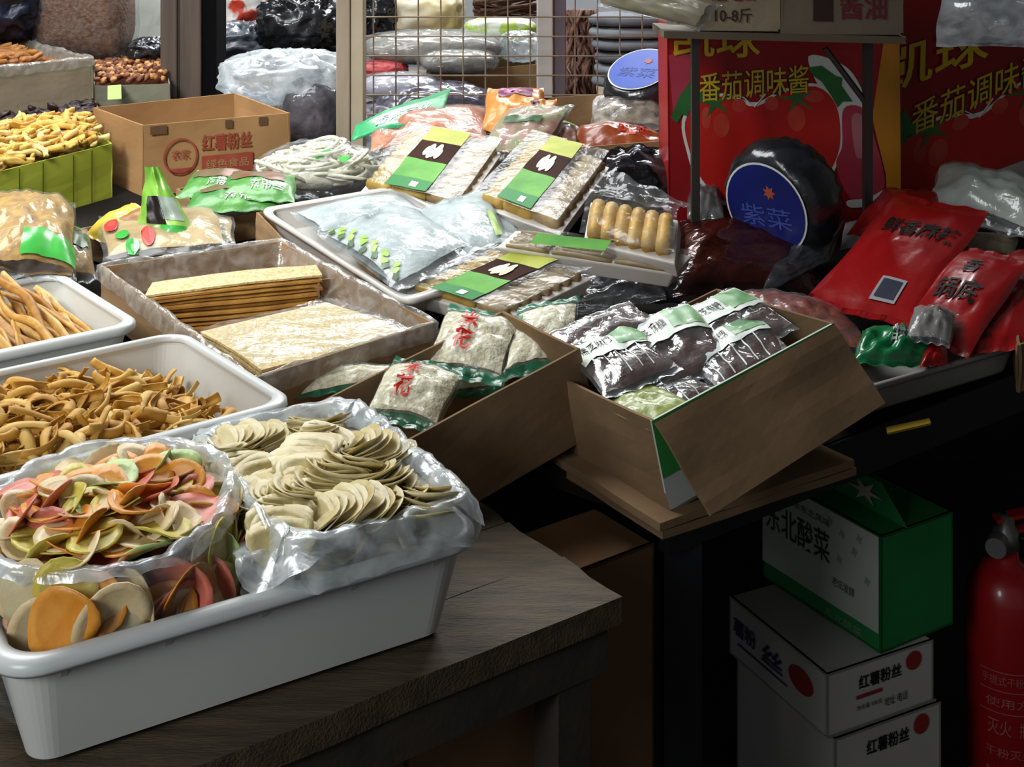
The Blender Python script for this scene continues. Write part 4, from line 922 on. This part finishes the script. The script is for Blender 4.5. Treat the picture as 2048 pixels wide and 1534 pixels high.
# carton with green foot at the right edge
carton('cardboard_carton', 'brown carton with green print beside the grey tray', [PS(2036, 690, .075), PS(2200, 650, .075), PS(2190, 600, .075), PS(2026, 640, .075)], (0, 0, -1), .073, BROWN_D)
# yellow tag on the table edge
obj('price_tag', slab(PZ(1775, 866, .772), PZ(1862, 846, .772), PZ(1858, 836, .772), PZ(1772, 854, .772), .003, (0, 0, 1)), mat('tag_yellow', 'b8962a', .5), None, label='yellow plastic tag on the dark table edge below the tray', cat='tag')
# ================================================================== CARTONS UPPER LEFT
rimB = [PS(285, 251, .165), PS(580, 226, .165), PS(470, 186, .165), PS(185, 215, .165)]
BR2 = mat('cardboard_warm', '94714a', 0.85, 'a68259', 5, .12, 90, spec=.2)
cbx = carton('cardboard_carton', 'empty open brown carton with faded red print', rimB, (0, 0, -1), .168, BR2, t=.005)
A, B = rimB[0]+V((0, 0, -.168)), rimB[1]+V((0, 0, -.168)); s = flat(A, B, rimB[0], V((0, -1, 0)))
RPT = mat('faded_red_print', '8f3a26', .7, '9c4a32', 30)
pnl = root_panels[cbx.name][0]
obj('emblem_ring', MB().add([s(.25+r_*math.cos(2*math.pi*k/36)*.115, .52+r_*math.sin(2*math.pi*k/36)*.26, .004) for r_ in (1, .88) for k in range(36)], [(k, (k+1) % 36, 36+(k+1) % 36, 36+k) for k in range(36)]), RPT, pnl)
obj('emblem_band', decal(s, [(.17, .36), (.33, .36), (.30, .28), (.20, .28)], .004), RPT, pnl); obj('emblem_lettering', text_on(s, '农家', .19, .31, .48, .62, .004, .01), RPT, pnl)
obj('print_heading', text_on(s, '红薯粉丝', .39, .73, .56, .80, .004, .02), RPT, pnl); obj('print_band', patch(s, .39, .74, .24, .50, .004, 4, 4), RPT, pnl)
obj('print_small', text_on(s, '绿色食品', .42, .71, .31, .44, .0048, .005), BR2, pnl)
for u0, u1 in ((.05, .16), (.55, .60), (.78, .84)): obj('tape_mark', patch(s, u0, u1, .86, .98, .004, 3, 3), mat('dark_stain', '5a4128', .8), pnl)
# lime-green carton of yellow sticks
LIME = mat('lime_carton', 'a3b034', 0.6, 'b0bc42', 5)
rimG = [PS(-180, 388, .125), PS(224, 287, .125), PS(165, 232, .125), PS(-220, 300, .125)]
cg = carton('cardboard_carton', 'lime green carton heaped with yellow snack sticks', rimG, (0, 0, -1), .13, LIME)
A, B = rimG[0]+V((0, 0, -.13)), rimG[1]+V((0, 0, -.13)); s = flat(A, B, rimG[0], V((0, -1, 0)))
for u in (.50, .62, .78, .88): obj('crease', patch(s, u, u+.006, .05, .97, .003, 1, 6), mat('lime_crease', '55601c', .7), root_panels[cg.name][0])
FRY = [c('fry_a', 'c49a3c', 'd8b45c', .6), c('fry_b', 'b4842c', 'cca04a', .6), c('fry_c', 'd2b066', 'e0c684', .6)]
fry = [stick_mesh('snack_stick', .075, .0075, .006, 40+i, 8, .012) for i in range(5)]
def G_(u, v, z): return lerp(lerp(rimG[0], rimG[1], u), lerp(rimG[3], rimG[2], u), v)+V((0, 0, z))
low = [(fry[i % 5], rotm(G_(R.uniform(.2, .92), R.uniform(.12, .88), R.uniform(-.07, -.02)), R.uniform(0, 6.3), R.uniform(0, .5), R.uniform(0, 6.3))) for i in range(90)]
fill('snack_stick_layer', low, FRY[1], label='lower layer of yellow snack sticks in the lime carton', cat='snack sticks')
for i in range(210):
    u, v = .36+.58*((i*.618034) % 1), .06+.88*((i+.5)/210); hz = .012+.035*math.sin(math.pi*v)**.7*(1-.55*max(0, (u-.75)/.2)**2)*1.0
    M = rotm(G_(u, v, hz-.012+R.uniform(-.008, .008)), R.uniform(0, 6.3), R.uniform(0, .5), R.uniform(0, 6.3), R.uniform(.8, 1.1), R.uniform(0, 6.3))
    place('snack_stick', fry[i % 5], FRY[R.choice((0, 0, 1, 2))], M, 'short yellow snack stick heaped in the lime green carton', 'snack', 'yellow snack sticks in the lime carton')
# tray of dark fungus behind
rimF = [PS(-150, 275, .10), PS(205, 232, .10), PS(190, 196, .10), PS(-140, 222, .10)]
cf = carton('cardboard_carton', 'shallow carton of black fungus behind the lime carton', rimF, (0, 0, -1), .09, BROWN_D)
FG = [c('fungus_a', '2a1c1c', '44302e', .5), c('fungus_b', '1c1416', '3a2a2c', .5)]
fgm = [ellipsoid(V(), V((.022, 0, 0)), V((0, .018, 0)), V((0, 0, .009)), 12, 8, .45, 3, i) for i in range(4)]
fgm = [tomesh('dried_fungus', m_, V(), True, None) for m_ in fgm]
for i in range(90):
    u, v = .35+.62*((i*.618034) % 1), .06+.88*((i+.5)/90); p = lerp(lerp(rimF[0], rimF[1], u), lerp(rimF[3], rimF[2], u), v)+V((0, 0, -.01+R.uniform(-.006, .012)))
    place('dried_fungus', fgm[i % 4], FG[i % 2], rotm(p, R.uniform(0, 6.3), R.uniform(0, 1), R.uniform(0, 6.3), R.uniform(.8, 1.2)), 'curled black dried fungus in the shallow carton', 'fungus', 'dried fungus in the shallow carton')
obj('fungus_bed', mslab(*[lerp(p, sum(rimF, V())/4, .06)+V((0, 0, -.02)) for p in rimF], .02, (0, 0, 1), 10, .01, 2), FG[1], cf)
# film lined carton with orange sticks, top left
rimL = [PS(-140, 150, .22), PS(183, 116, .22), PS(30, 78, .22), PS(-160, 96, .22)]
cl_ = carton('cardboard_carton', 'film wrapped grey carton of orange sticks behind the fungus', rimL, (0, 0, -1), .21, mat('film_grey_card', '8f836f', .5, 'a0947f', 8, .5, 30))
liner(cl_, rimL, 33, m=LIDF)
OST = [c('orange_stick_a', '7a4414', '96601f', .6), c('orange_stick_b', '8a5218', 'a87028', .6)]
for i in range(70):
    u, v = .42+.30*((i*.618034) % 1), .22+.5*((i+.5)/70); p = lerp(lerp(rimL[0], rimL[1], u), lerp(rimL[3], rimL[2], u), v)+V((0, 0, -.035+.035*math.sin(math.pi*v)+R.uniform(-.008, .008)))
    place('orange_stick', fry[i % 5], OST[i % 2], rotm(p, R.uniform(-.4, .6), R.uniform(0, .4), R.uniform(0, 6.3), 1.15), 'orange snack stick in the film wrapped carton', 'snack', 'orange sticks in the wrapped carton')
obj('stick_bed', mslab(*[lerp(p, sum(rimL, V())/4, .08)+V((0, 0, -.03)) for p in rimL], .02, (0, 0, 1), 10, .012, 2), OST[0], cl_)
# pale green carton of nuts
rimN = [PS(188, 172, .14), PS(340, 168, .14), PS(335, 120, .14), PS(186, 122, .14)]
PGR = mat('pale_green_card', '9fae78', .6, 'aebd88', 6)
cn = carton('cardboard_carton', 'pale green carton of brown nuts beside the steel pillar', rimN, (0, 0, -1), .13, mat('grey_green_card', '6f7060', .6, '828270', 6))
obj('lid_flap', mslab(rimN[3]+V((0, .0, -.005)), rimN[2]+V((0, 0, -.005)), rimN[2]+V((0, .03, .045)), rimN[3]+V((0, .03, .045)), .003, (0, -1, 0), 6, .002), PGR, cn)
obj('green_tag', slab(PS(218, 198, .13)+V((0, -.012, -.0)), PS(246, 196, .13)+V((0, -.012, 0)), PS(245, 168, .142)+V((0, -.012, 0)), PS(218, 170, .142)+V((0, -.012, 0)), .002, (0, -1, 0)), mat('light_green_tag', 'a8c870', .5), cn)
nut = [tomesh('nut', ellipsoid(V(), V((.012, 0, 0)), V((0, .008, 0)), V((0, 0, .007)), 10, 8, .5, 3, i), V(), True, None) for i in range(3)]
NU = [c('nut_a', '7a4420', '9a6430', .5), c('nut_b', '5a2c1c', '74402a', .5), c('nut_c', 'b07a3c', 'c8965a', .5)]
for i in range(150):
    u, v = .04+.92*((i*.618034) % 1), .06+.88*((i+.5)/150); p = lerp(lerp(rimN[0], rimN[1], u), lerp(rimN[3], rimN[2], u), v)+V((0, 0, .004+.02*math.sin(math.pi*v)+R.uniform(-.004, .006)))
    place('nut', nut[i % 3], NU[i % 3], rotm(p, R.uniform(0, 6.3), R.uniform(0, 1), R.uniform(0, 6.3), R.uniform(.9, 1.25)), '%s brown nut in the pale green carton' % ('mid', 'dark', 'light')[i % 3], 'nut', '%s nuts in the green carton' % ('mid brown', 'dark', 'light')[i % 3])
obj('nut_bed', mslab(*[lerp(p, sum(rimN, V())/4, .06)+V((0, 0, -.008)) for p in rimN], .02, (0, 0, 1), 10, .012, 4), NU[1], cn)
# ================================================================== BACK COUNTER AND BAGS
bc = thing('back_counter', 'long low counter carrying the sacks behind the stall', 'counter', (0, 4.4, 0))
obj('counter_top', quadbox(*[V(p) for p in ((-2.2, 3.86, .87), (2.4, 3.86, .87), (2.4, 5.2, .87), (-2.2, 5.2, .87), (-2.2, 3.86, .90), (2.4, 3.86, .90), (2.4, 5.2, .90), (-2.2, 5.2, .90))]), mat('counter_wood', '6a5a48', .7, '7a6a56', 8, .2, 40), bc)
obj('front_board', quadbox(*[V(p) for p in ((-2.2, 3.88, 0), (2.4, 3.88, 0), (2.4, 3.92, 0), (-2.2, 3.92, 0), (-2.2, 3.88, .87), (2.4, 3.88, .87), (2.4, 3.92, .87), (-2.2, 3.92, .87))]), MATS['counter_wood'], bc)
def sack(name, label, x, y, d, rx, ry, m, seed, rz=None, amp=.16, freq=3.0, cat='bag', ridged=True, inner=None, group=None, power=.8, knot=True):
    c_ = P(x, y, d); kx = rx*d/F; kz = ry*d/F; ky = (rz or min(kx, kz*1.2))
    r_ = thing(name, label, cat, tuple(c_+V((0, 0, -kz))), group)
    if inner: obj('contents', ellipsoid(c_, V((kx*.93, 0, 0)), V((0, ky*.93, 0)), V((0, 0, kz*.93)), 44, 26, amp*.4, freq, seed+1, False, power), inner, r_, True)
    obj('bag', ellipsoid(c_, V((kx, 0, 0)), V((0, ky, 0)), V((0, 0, kz)), 64, 40, amp, freq, seed, ridged, power), m, r_, True)
    if knot: obj('knot', tube([c_+V((.1*kx*k*math.sin(seed), -.2*ky, kz*(.88+.10*k))) for k in range(4)], [kz*.20, kz*.09, kz*.10, kz*.22], 9), m, r_, True)
    return r_
TOB = mat('brown_shreds', '5a3a2a', .7, '8a6248', 90, 1.0, 110, detail=3)
sack('shred_sack', 'large clear sack of brown dried shreds at the upper left', 172, 25, 3.75, 96, 96, CLEAR, 1, .12, .05, 3, inner=TOB, power=.55, knot=False)
sack('black_bag', 'dark blue black bag at the upper left corner', 20, 10, 3.7, 75, 70, mat('navy_bag', '0c1220', .35, '16203a', 10, .8, 26), 2, .12)
sack('black_bag', 'small black bag next to the brown shred sack', 300, 100, 3.72, 40, 24, BLKBAG, 3, .08, knot=False)
carton('paper_carton', 'white printed carton behind the steel pillar', [P(262, -10, 4.1), P(330, -10, 4.1), P(330, -40, 4.3), P(262, -40, 4.3)], (0, 0, -1), .2, mat('white_carton', 'c9cfc6', .6, 'd5dad2', 5))
WBAG = film('white_bag_film', .62, gloss=.15, rough=.2, bs=26, bump=.9, col='e8eef2', tint='e8eef2')
DKC = mat('dark_plum_goods', '2c2430', .6, '4a4050', 30, .8, 40)
sack('white_bag', 'white crumpled plastic bag over a dark container beside the wooden post', 575, 152, 3.45, 128, 50, WBAG, 4, .16, .14, 3, knot=False)
sack('clear_bag', 'clear bag of plum coloured goods below the white crumpled bag', 628, 225, 3.4, 62, 75, CLEAR, 5, .12, .06, 3, inner=DKC, power=.6, knot=False)
sack('black_bag', 'glossy black bag piled highest beside the pillar', 600, 45, 4.0, 75, 58, BLKBAG, 6, .16, .2)
sack('black_bag', 'grey black bag lying just behind the pillar', 490, 95, 4.05, 78, 48, mat('grey_bag_film', '4a4f58', .3, '5f6570', 12, .9, 26), 7, .16, .18, knot=False)
sack('black_bag', 'crumpled black bag behind the wooden post', 660, 95, 4.1, 60, 45, BLKBAG, 8, .14, .2, knot=False)
sack('printed_bag', 'white bag with red bands at the top beside the pillar', 475, 20, 4.3, 72, 52, mat('red_white_bag', 'd8d4d0', .4, 'c03a22', 7, .6, 20, contrast=(.52, .56)), 9, .14, .1)
sack('white_bag', 'white shape standing for the bright patch at the top behind the black bags', 640, 10, 4.5, 55, 50, mat('bright_patch_white', 'f0f0ee', .5, 'e0e2e4', 6, .5, 20), 10, .16, .1)  # made-up white form standing for background brightness, not a real sack
GREYM = mat('grey_mushrooms', '6a645c', .6, '8f887e', 36, .9, 50)
sack('mushroom_sack', 'long clear sack of grey mushrooms behind the wire mesh', 865, 95, 3.75, 150, 34, CLEAR, 11, .16, .08, 4, inner=GREYM, knot=False)
sack('mushroom_sack', 'short sack of grey mushrooms resting on the tan carton', 915, 122, 3.6, 80, 24, CLEAR, 12, .10, .08, 4, inner=GREYM, knot=False)
sack('cream_sack', 'cream coloured sack at the top behind the mesh', 850, 25, 4.2, 78, 50, mat('cream_sack', 'cfc9b8', .6, 'd8c48c', 5, .5, 20), 13, .18, .08)
sack('black_bag', 'black bag behind the mesh next to the wooden post', 755, 25, 4.15, 48, 55, BLKBAG, 14, .14, .2, knot=False)
sack('red_cloth_bag', 'red cloth bag squeezed beside the wooden post', 765, 140, 3.62, 48, 18, mat('red_cloth', '8f2226', .7, 'a03034', 10, .5, 30), 15, .08, .12, knot=False)
carton('cardboard_carton', 'tan carton lying behind the wire mesh', [P(850, 150, 3.6), P(1075, 128, 3.75), P(1070, 108, 3.95), P(860, 125, 3.85)], (0, 0, -1), .12, mat('tan_card', '9a7c52', .8, 'ab8c60', 5))
LIL = mat('lilac_grey_goods', '7b7684', .5, '938e9a', 26, .8, 40)
sack('lilac_sack', 'lilac grey bag lowest behind the mesh by the post', 800, 172, 3.5, 85, 26, CLEAR2, 16, .12, .1, inner=LIL, knot=False)
sack('lilac_sack', 'pale lilac bag behind the teal header', 870, 200, 3.45, 110, 34, film('lilac_film', .55, col='a6a2b2', tint='c4c0cc', bs=30), 17, .14, .12, knot=False)
sack('lilac_sack', 'dark lilac bag beside the orange pouch', 790, 245, 3.4, 90, 40, mat('slate_bag', '4a4852', .4, '5f5c68', 10, .7, 26), 18, .12, .14, knot=False)
TWIG = mat('dark_twigs', '3a2018', .7, '5a3626', 60, 1.0, 60)
r_ = thing('twig_bundle', 'bundle of dark dried twigs at the top behind the mesh', 'bundle', tuple(P(1015, 40, 4.1)))
for k in range(30):
    a, b = P(945+R.uniform(0, 20), R.uniform(0, 36), 4.1+R.uniform(0, .1)), P(1060+R.uniform(0, 20), R.uniform(-6, 34), 4.1+R.uniform(0, .1)); obj('twig', tube([a, lerp(a, b, .5)+V((0, 0, R.uniform(-.01, .01))), b], .006, 6), TWIG, r_, True)
sack('lime_pack', 'white pack with yellow green fruit print behind the mesh', 1000, 62, 3.95, 72, 26, mat('lime_white_pack', 'cfd6c4', .4, '9db84a', 16, .3, 30, contrast=(.5, .56)), 19, .08, .05, knot=False, power=.6)
sack('white_bag', 'white bag next to the pale post behind the mesh', 1040, 92, 3.85, 42, 30, WBAG, 20, .1, .12, knot=False)
r_ = thing('root_bundle', 'tangle of brown dried roots hanging behind the pale post', 'bundle', tuple(P(1158, 190, 3.75)))
for k in range(34):
    x = 1128+R.uniform(0, 58); pts = [P(x+14*nz((k, j*.8, 0), 3)*1.6, 20+172*j/6, 3.75+.04*nz((k, j, 5), 1)) for j in range(7)]; obj('root', tube(pts, .0065, 6), mat('dried_root', '5a3a30', .7, '8a6656', 40, .6, 60), r_, True)
r_ = thing('folded_cloth', 'stack of grey striped cloth behind the mesh on the right', 'cloth', tuple(P(1265, 160, 3.7)))
for k in range(6):
    z0, z1 = 168-24*k, 148-24*k; obj('fold', ellipsoid(P(1265+6*math.sin(k), (z0+z1)/2, 3.75), V((.125, 0, 0)), V((0, .12, 0)), V((0, 0, .019)), 36, 14, .05, 3, k, False, .6), mat('cloth_grey_%d' % (k % 3), ('7c8088', '8f949a', '6a6e76')[k % 3], .8, ('868a92', '9aa0a6', '747880')[k % 3], 10), r_, True)
sack('white_bag', 'small white paper bag below the grey cloth', 1205, 218, 3.2, 20, 26, mat('paper_white', 'c9c4be', .7), 22, .03, .1, knot=False)
# ================================================================== PILLAR, POSTS, MESH
STEEL = mat('brown_steel', '5a4e48', .35, '6a5e58', 6, .05, 20, metal=.3, stretch=(8, 8, .4))
r_ = thing('steel_pillar', 'brown steel pillar with a black side rising behind the cartons', 'pillar', tuple(P(375, 100, 3.55).to_2d().to_3d()))
def vbox(x0, x1, d0, dep, z0, z1): 
    a, b = P(x0, 0, d0), P(x1, 0, d0); return quadbox(*[V((p, q, z)) for z in (z0, z1) for p, q in ((a.x, d0), (b.x, d0), (b.x, d0+dep), (a.x, d0+dep))])
obj('steel_face', vbox(320, 354, 3.55, .10, 0, 3.2), STEEL, r_, bevel=.004); obj('steel_face', vbox(358, 402, 3.55, .10, 0, 3.2), STEEL, r_, bevel=.004)
obj('groove', vbox(354, 358, 3.556, .08, 0, 3.2), mat('groove_dark', '2c2624', .5), r_); obj('black_side', vbox(402, 433, 3.56, .12, 0, 3.2), mat('pillar_black', '07070a', .9, spec=.1), r_)
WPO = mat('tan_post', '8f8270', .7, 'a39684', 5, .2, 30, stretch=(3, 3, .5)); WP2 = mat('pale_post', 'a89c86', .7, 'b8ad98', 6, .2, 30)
r_ = thing('wooden_post', 'tan wooden post standing in front of the wire mesh', 'post', tuple(P(700, 100, 3.08).to_2d().to_3d()+V((0, 0, .85))))
obj('post_face', vbox(672, 700, 3.08, .06, .88, 3.0), WPO, r_, bevel=.003); obj('post_face', vbox(701, 727, 3.085, .06, .88, 3.0), WP2, r_, bevel=.003)
r_ = thing('pale_post', 'pale painted post with a mauve strip behind the mesh', 'post', tuple(P(1100, 100, 3.42).to_2d().to_3d()+V((0, 0, .9))))
obj('post_face', vbox(1074, 1106, 3.42, .05, .91, 3.0), mat('painted_white', 'b4b2b0', .6, 'c2c0be', 6), r_, bevel=.003); obj('mauve_strip', vbox(1107, 1132, 3.43, .05, .91, 3.0), mat('mauve_paint', '6a606a', .6), r_, bevel=.003)
WIRE = mat('rusty_wire', '8a7460', .5, '9c9080', 12, metal=.4)
r_ = thing('wire_mesh', 'rust tinted square wire mesh panel fixed between the posts', 'mesh', tuple(P(1030, 260, 3.3)))
for k in range(14):
    x = 747+44.8*k
    if x > 1345: break
    obj('upright_wire', tube([P(x, -60, 3.3), P(x, 262, 3.3)], .0022, 6), WIRE, r_)
for k in range(8):
    y = -5+39*k; obj('cross_wire', tube([P(724, y, 3.296), P(1348, y, 3.296)], .0022, 6), WIRE, r_)
# ================================================================== SHELF OVER THE TOMATO CARTONS
SHB = mat('shelf_board', '5f5444', .7, '6f6452', 6)
r_ = thing('shelf', 'narrow wooden shelf on dark posts above the tomato cartons', 'shelf', tuple(P(1560, 430, 2.44).to_2d().to_3d()+V((0, 0, .84))))
a, b = P(1328, 68, 2.42), P(1812, 80, 2.42)
obj('board', quadbox(a+V((0, 0, -.008)), b+V((0, 0, -.008)), b+V((0, .2, -.008)), a+V((0, .2, -.008)), a+V((0, 0, .006)), b+V((0, 0, .006)), b+V((0, .2, .006)), a+V((0, .2, .006))), SHB, r_)
for x0, x1 in ((1384, 1400), (1730, 1746)): obj('post', vbox(x0, x1, 2.44, .02, board_z(2.44), 1.288), mat('dark_post', '2f2a26', .6), r_)
obj('brace', tube([P(1650, 96, 2.45), P(1735, 210, 2.45)], .006, 6), MATS['dark_post'], r_)
SC1 = mat('wrapped_card', '8f8268', .5, 'a0937a', 5, .3, 20); SC2 = mat('grey_card_box', '766a5a', .6, '867a68', 5)
za = P(1330, 76, 2.43)
def shelfbox(label, x0, x1, y1, m_, txts, hh=.16):
    A, B = P(x0, y1, 2.43), P(x1, y1+2, 2.43); C = A+V((0, 0, hh))
    rt = carton('cardboard_carton', label, [A+V((0, 0, hh)), B+V((0, 0, hh)), B+V((0, .17, hh)), A+V((0, .17, hh))], (0, 0, -1), hh, m_)
    s = flat(A, B, C, V((0, -1, 0))); p_ = root_panels[rt.name][0]
    for t_, mm_, u0, u1, v0, v1 in txts: obj('lettering', text_on(s, t_, u0, u1, v0, v1, .004, .01), mm_, p_)
    return rt
HW = mat('ink_brown', '3c2420', .6); HR = mat('ink_red', '7a2430', .6)
shelfbox('plastic wrapped carton with handwritten prices on the shelf', 1392, 1560, 61, SC1, (('10-8斤', HW, .22, .66, .10, .28), ('之七...', HR, .18, .70, .36, .54)))
shelfbox('grey carton with dark printed block at the shelf end', 1562, 1806, 68, SC2, (('酱油', HR, .48, .86, .18, .55), ('■', HW, .26, .42, .16, .55)))
bagpack('tan_parcel', 'tan film wrapped parcel lying at the left shelf end', P(1190, 10, 2.6), P(1400, 62, 2.42), P(1230, -40, 2.6), .06, SC1, 61, CLEAR2)
bagpack('white_carrier_bag', 'white translucent carrier bag hanging at the upper right', P(1872, 92, 2.42), P(2120, 96, 2.42), P(1886, -60, 2.42), .10, None, 62, film('carrier_film', .6, col='c8ccce', tint='c9ced2', bs=20, bump=.9), wr=.35, ex=.35)
# ================================================================== UNDER THE TABLE
def floorbox(name, label, corner, dr, dl, z0, z1, L, W, m_, faces=None, cat='carton', group=None):
    a = V((*corner.xy, z0)); r_ = thing(name, label, cat, tuple(a+dr*L/2+dl*W/2), group)
    q = [a, a+dr*L, a+dr*L+dl*W, a+dl*W]; h = V((0, 0, z1-z0)); t = .004
    nm = ('end_panel', 'side_panel', 'end_panel', 'side_panel'); out = []
    cc_ = sum(q, V())/4
    for i in range(4): out.append(obj(nm[i], slab(q[i], q[(i+1) % 4], q[(i+1) % 4]+h, q[i]+h, t, (q[i]+q[(i+1) % 4])/2-cc_), m_, r_))
    obj('bottom_panel', slab(*q, t, (0, 0, -1)), m_, r_)
    tp_ = obj('top_panel', slab(*[p+h for p in q], t, (0, 0, 1)), m_, r_)
    sr = flat(q[0], q[1], q[0]+h, V((0, -1, 0))); sl = flat(q[3], q[0], q[3]+h, V((0, -1, 0)))
    return r_, sr, sl, out, tp_, q, h
WBX = mat('white_box_card', 'b9b6b0', .6, 'c6c3bd', 5); GBX = mat('green_box_card', '1c7a3c', .5, '228a46', 5); 
dr1 = V((.90, .436, 0)); dl1 = V((-.436, .90, 0))
k1 = PZ(1654, 1349, .36)
_, sr, sl, o_, _, q, h = floorbox('white_carton', 'white printed carton under the green cabbage box', k1, dr1, dl1, .262, .36, .215, .25, WBX)
BLU2 = mat('blue_ink', '2a2f5a', .5); RDOT = mat('red_seal_print', '9a2a2a', .5)
obj('lettering', text_on(sr, '红薯粉丝', .28, .68, .60, .82, .002, .02), BLKP, o_[0]); obj('seal', decal(sr, disc_pts(.80, .78, .075, .15), .002), RDOT, o_[0])
obj('band', patch(sr, .26, .50, .46, .52, .002, 2, 2), RDOT, o_[0]); obj('lettering', text_on(sr, '净含量 500克', .26, .50, .28, .36, .002), BLKP, o_[0]); obj('lettering', text_on(sr, '地址 电话', .52, .74, .20, .34, .002), BLKP, o_[0])
obj('lettering', text_on(sl, '丝', .36, .58, .38, .70, .002, .02), BLU2, o_[3]); obj('lettering', text_on(sl, '薯粉', .05, .30, .42, .72, .002, .02), BLU2, o_[3]); obj('seal', decal(sl, disc_pts(.76, .58, .12, .20), .002), RDOT, o_[3]); obj('underline', patch(sl, .10, .62, .28, .31, .002, 2, 1), BLU2, o_[3])
_, sr, sl, o_, _, q, h = floorbox('white_carton', 'white printed carton at the bottom of the stack', k1+dr1*.012-dl1*.004, dr1, dl1, .002, .2605, .215, .25, WBX)
obj('seal', decal(sr, disc_pts(.80, .91, .075, .061), .002), RDOT, o_[0]); obj('lettering', text_on(sr, '红薯粉丝', .28, .68, .836, .927, .002, .02), BLKP, o_[0])
k2 = PZ(1762, 1308, .3615); dr2 = V((.80, .60, 0)); dl2 = V((-.60, .80, 0))
dr2 = V((.86, .51, 0)); dl2 = V((-.51, .86, 0))
r_, sr, sl, o_, tp_, q, h = floorbox('pickled_cabbage_box', 'green and white pickled cabbage gift box on the white cartons', k2, dr2, dl2, .3615, .545, .165, .27, GBX)
WPN = mat('box_white_panel', 'b5bcae', .5, 'c4cabc', 6)
pn = obj('white_panel', patch(sl, .0, .985, .16, .985, .001, 4, 4), WPN, o_[3])
INKG = mat('dark_green_ink', '16331f', .5); LTG = mat('light_green_ink', '6f9a78', .5)
obj('lettering', text_on(sl, '东北酸菜', .04, .60, .50, .78, .002, .008), INKG, o_[3]); obj('lettering', text_on(sl, '正宗东北风味', .22, .60, .83, .90, .002), INKG, o_[3]); obj('lettering', text_on(sl, '老坛发酵', .62, .80, .34, .42, .002), INKG, o_[3]); obj('lettering', text_on(sl, '东北酸菜', .56, .86, .04, .11, .002, .01), LTG, o_[3])
for u, v in ((.60, .90), (.70, .84), (.80, .74), (.84, .88), (.68, .60), (.90, .55)): obj('leaf_mark', decal(sl, star(u, v, .03, .016, 4, .4, 1, 1.6), .002), mat('faint_leaf', '8f9a88', .5), o_[3])
fa = q[3]+h; fb_ = q[0]+h
obj('carry_flap', mslab(fa+dr2*.055, fb_+dr2*.055, fb_+dr2*.05-dl2*-.05+V((0, 0, .055)), fa+dr2*.05-dl2*.05+V((0, 0, .055)), .003, -dr2, 4, .002), GBX, r_)
obj('flower_emblem', decal(flat(lerp(fa, fb_, .55)+dr2*.054+V((0, 0, .006)), lerp(fa, fb_, .85)+dr2*.054+V((0, 0, .006)), lerp(fa, fb_, .55)+dr2*.054+V((0, 0, .05)), V((-1, -1, 0))), star(.5, .5, .48, .16, 6), .0045), mat('pale_emblem', 'b8a89a', .5), tp_)
# fire extinguisher
FER = mat('extinguisher_red', 'a81418', .35, 'b2181c', 6, coat=.4)
ex = PZ(2012, 1600, 0.0); 
r_ = thing('fire_extinguisher', 'red fire extinguisher standing beside the carton stack', 'extinguisher', tuple(ex))
def turn(c_, prof, n=40): return loft([[c_+V((r*math.cos(2*math.pi*k/n), r*math.sin(2*math.pi*k/n), z)) for k in range(n)] for r, z in prof], True, True, True)
er = .066
obj('cylinder', turn(ex, [(er*.9, 0), (er, .008), (er, .33), (er*.97, .36), (er*.85, .385), (er*.6, .405), (er*.32, .415), (er*.3, .43)]), FER, r_, True)
obj('valve', turn(ex, [(.018, .43), (.022, .435), (.022, .465), (.014, .47), (.014, .49)], 20), mat('valve_metal', '8a8a86', .35, metal=.8), r_, True)
obj('pressure_gauge', tube([ex+V((-.02, -.018, .452)), ex+V((-.034, -.042, .452))], .017, 18), mat('gauge_chrome', 'a8a8a4', .3, metal=.7), r_)
obj('handle', slab(ex+V((-.02, -.012, .485)), ex+V((.12, -.012, .515)), ex+V((.12, .012, .515)), ex+V((-.02, .012, .485)), .006, (0, 0, 1)), FER, r_); obj('trigger', slab(ex+V((-.01, -.010, .465)), ex+V((.11, -.010, .478)), ex+V((.11, .010, .478)), ex+V((-.01, .010, .465)), .005, (0, 0, 1)), FER, r_)
obj('hose', tube(catmull([ex+V((.02, -.01, .455)), ex+V((.07, -.02, .44)), ex+V((.085, -.02, .34)), ex+V((.08, -.02, .2)), ex+V((.078, -.02, .08))], 24, False), .009, 8), BLACK, r_, True)
es = lambda u, v, o=0: ex+V(((er+.0008+o)*math.sin((u-.5)*2.4-.15), -(er+.0008+o)*math.cos((u-.5)*2.4-.15), .06+.26*v))
EPR = mat('extinguisher_print', 'b86a62', .5)
for t_, u0, u1, v0, v1 in (('手提式干粉灭火器', .16, .84, .66, .72), ('使用方法', .20, .80, .52, .58), ('灭火', .22, .46, .34, .44), ('瓶体', .54, .78, .34, .44), ('干粉灭火剂', .2, .8, .20, .26), ('检验合格', .2, .8, .08, .13)): obj('lettering', text_on(es, t_, u0, u1, v0, v1, .0006), EPR, r_)
for v in (.48, .62, .74): obj('print_line', patch(es, .14, .86, v, v+.006, .0006, 14, 1), EPR, r_)
# brown cartons under the wooden table
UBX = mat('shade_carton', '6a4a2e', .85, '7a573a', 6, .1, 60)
def uaxis(p, a, b): return p+t1*a+n1*b
f0 = PZ(815, 1534, 0.30); 
cpt = V((-.115, 1.345, 0))
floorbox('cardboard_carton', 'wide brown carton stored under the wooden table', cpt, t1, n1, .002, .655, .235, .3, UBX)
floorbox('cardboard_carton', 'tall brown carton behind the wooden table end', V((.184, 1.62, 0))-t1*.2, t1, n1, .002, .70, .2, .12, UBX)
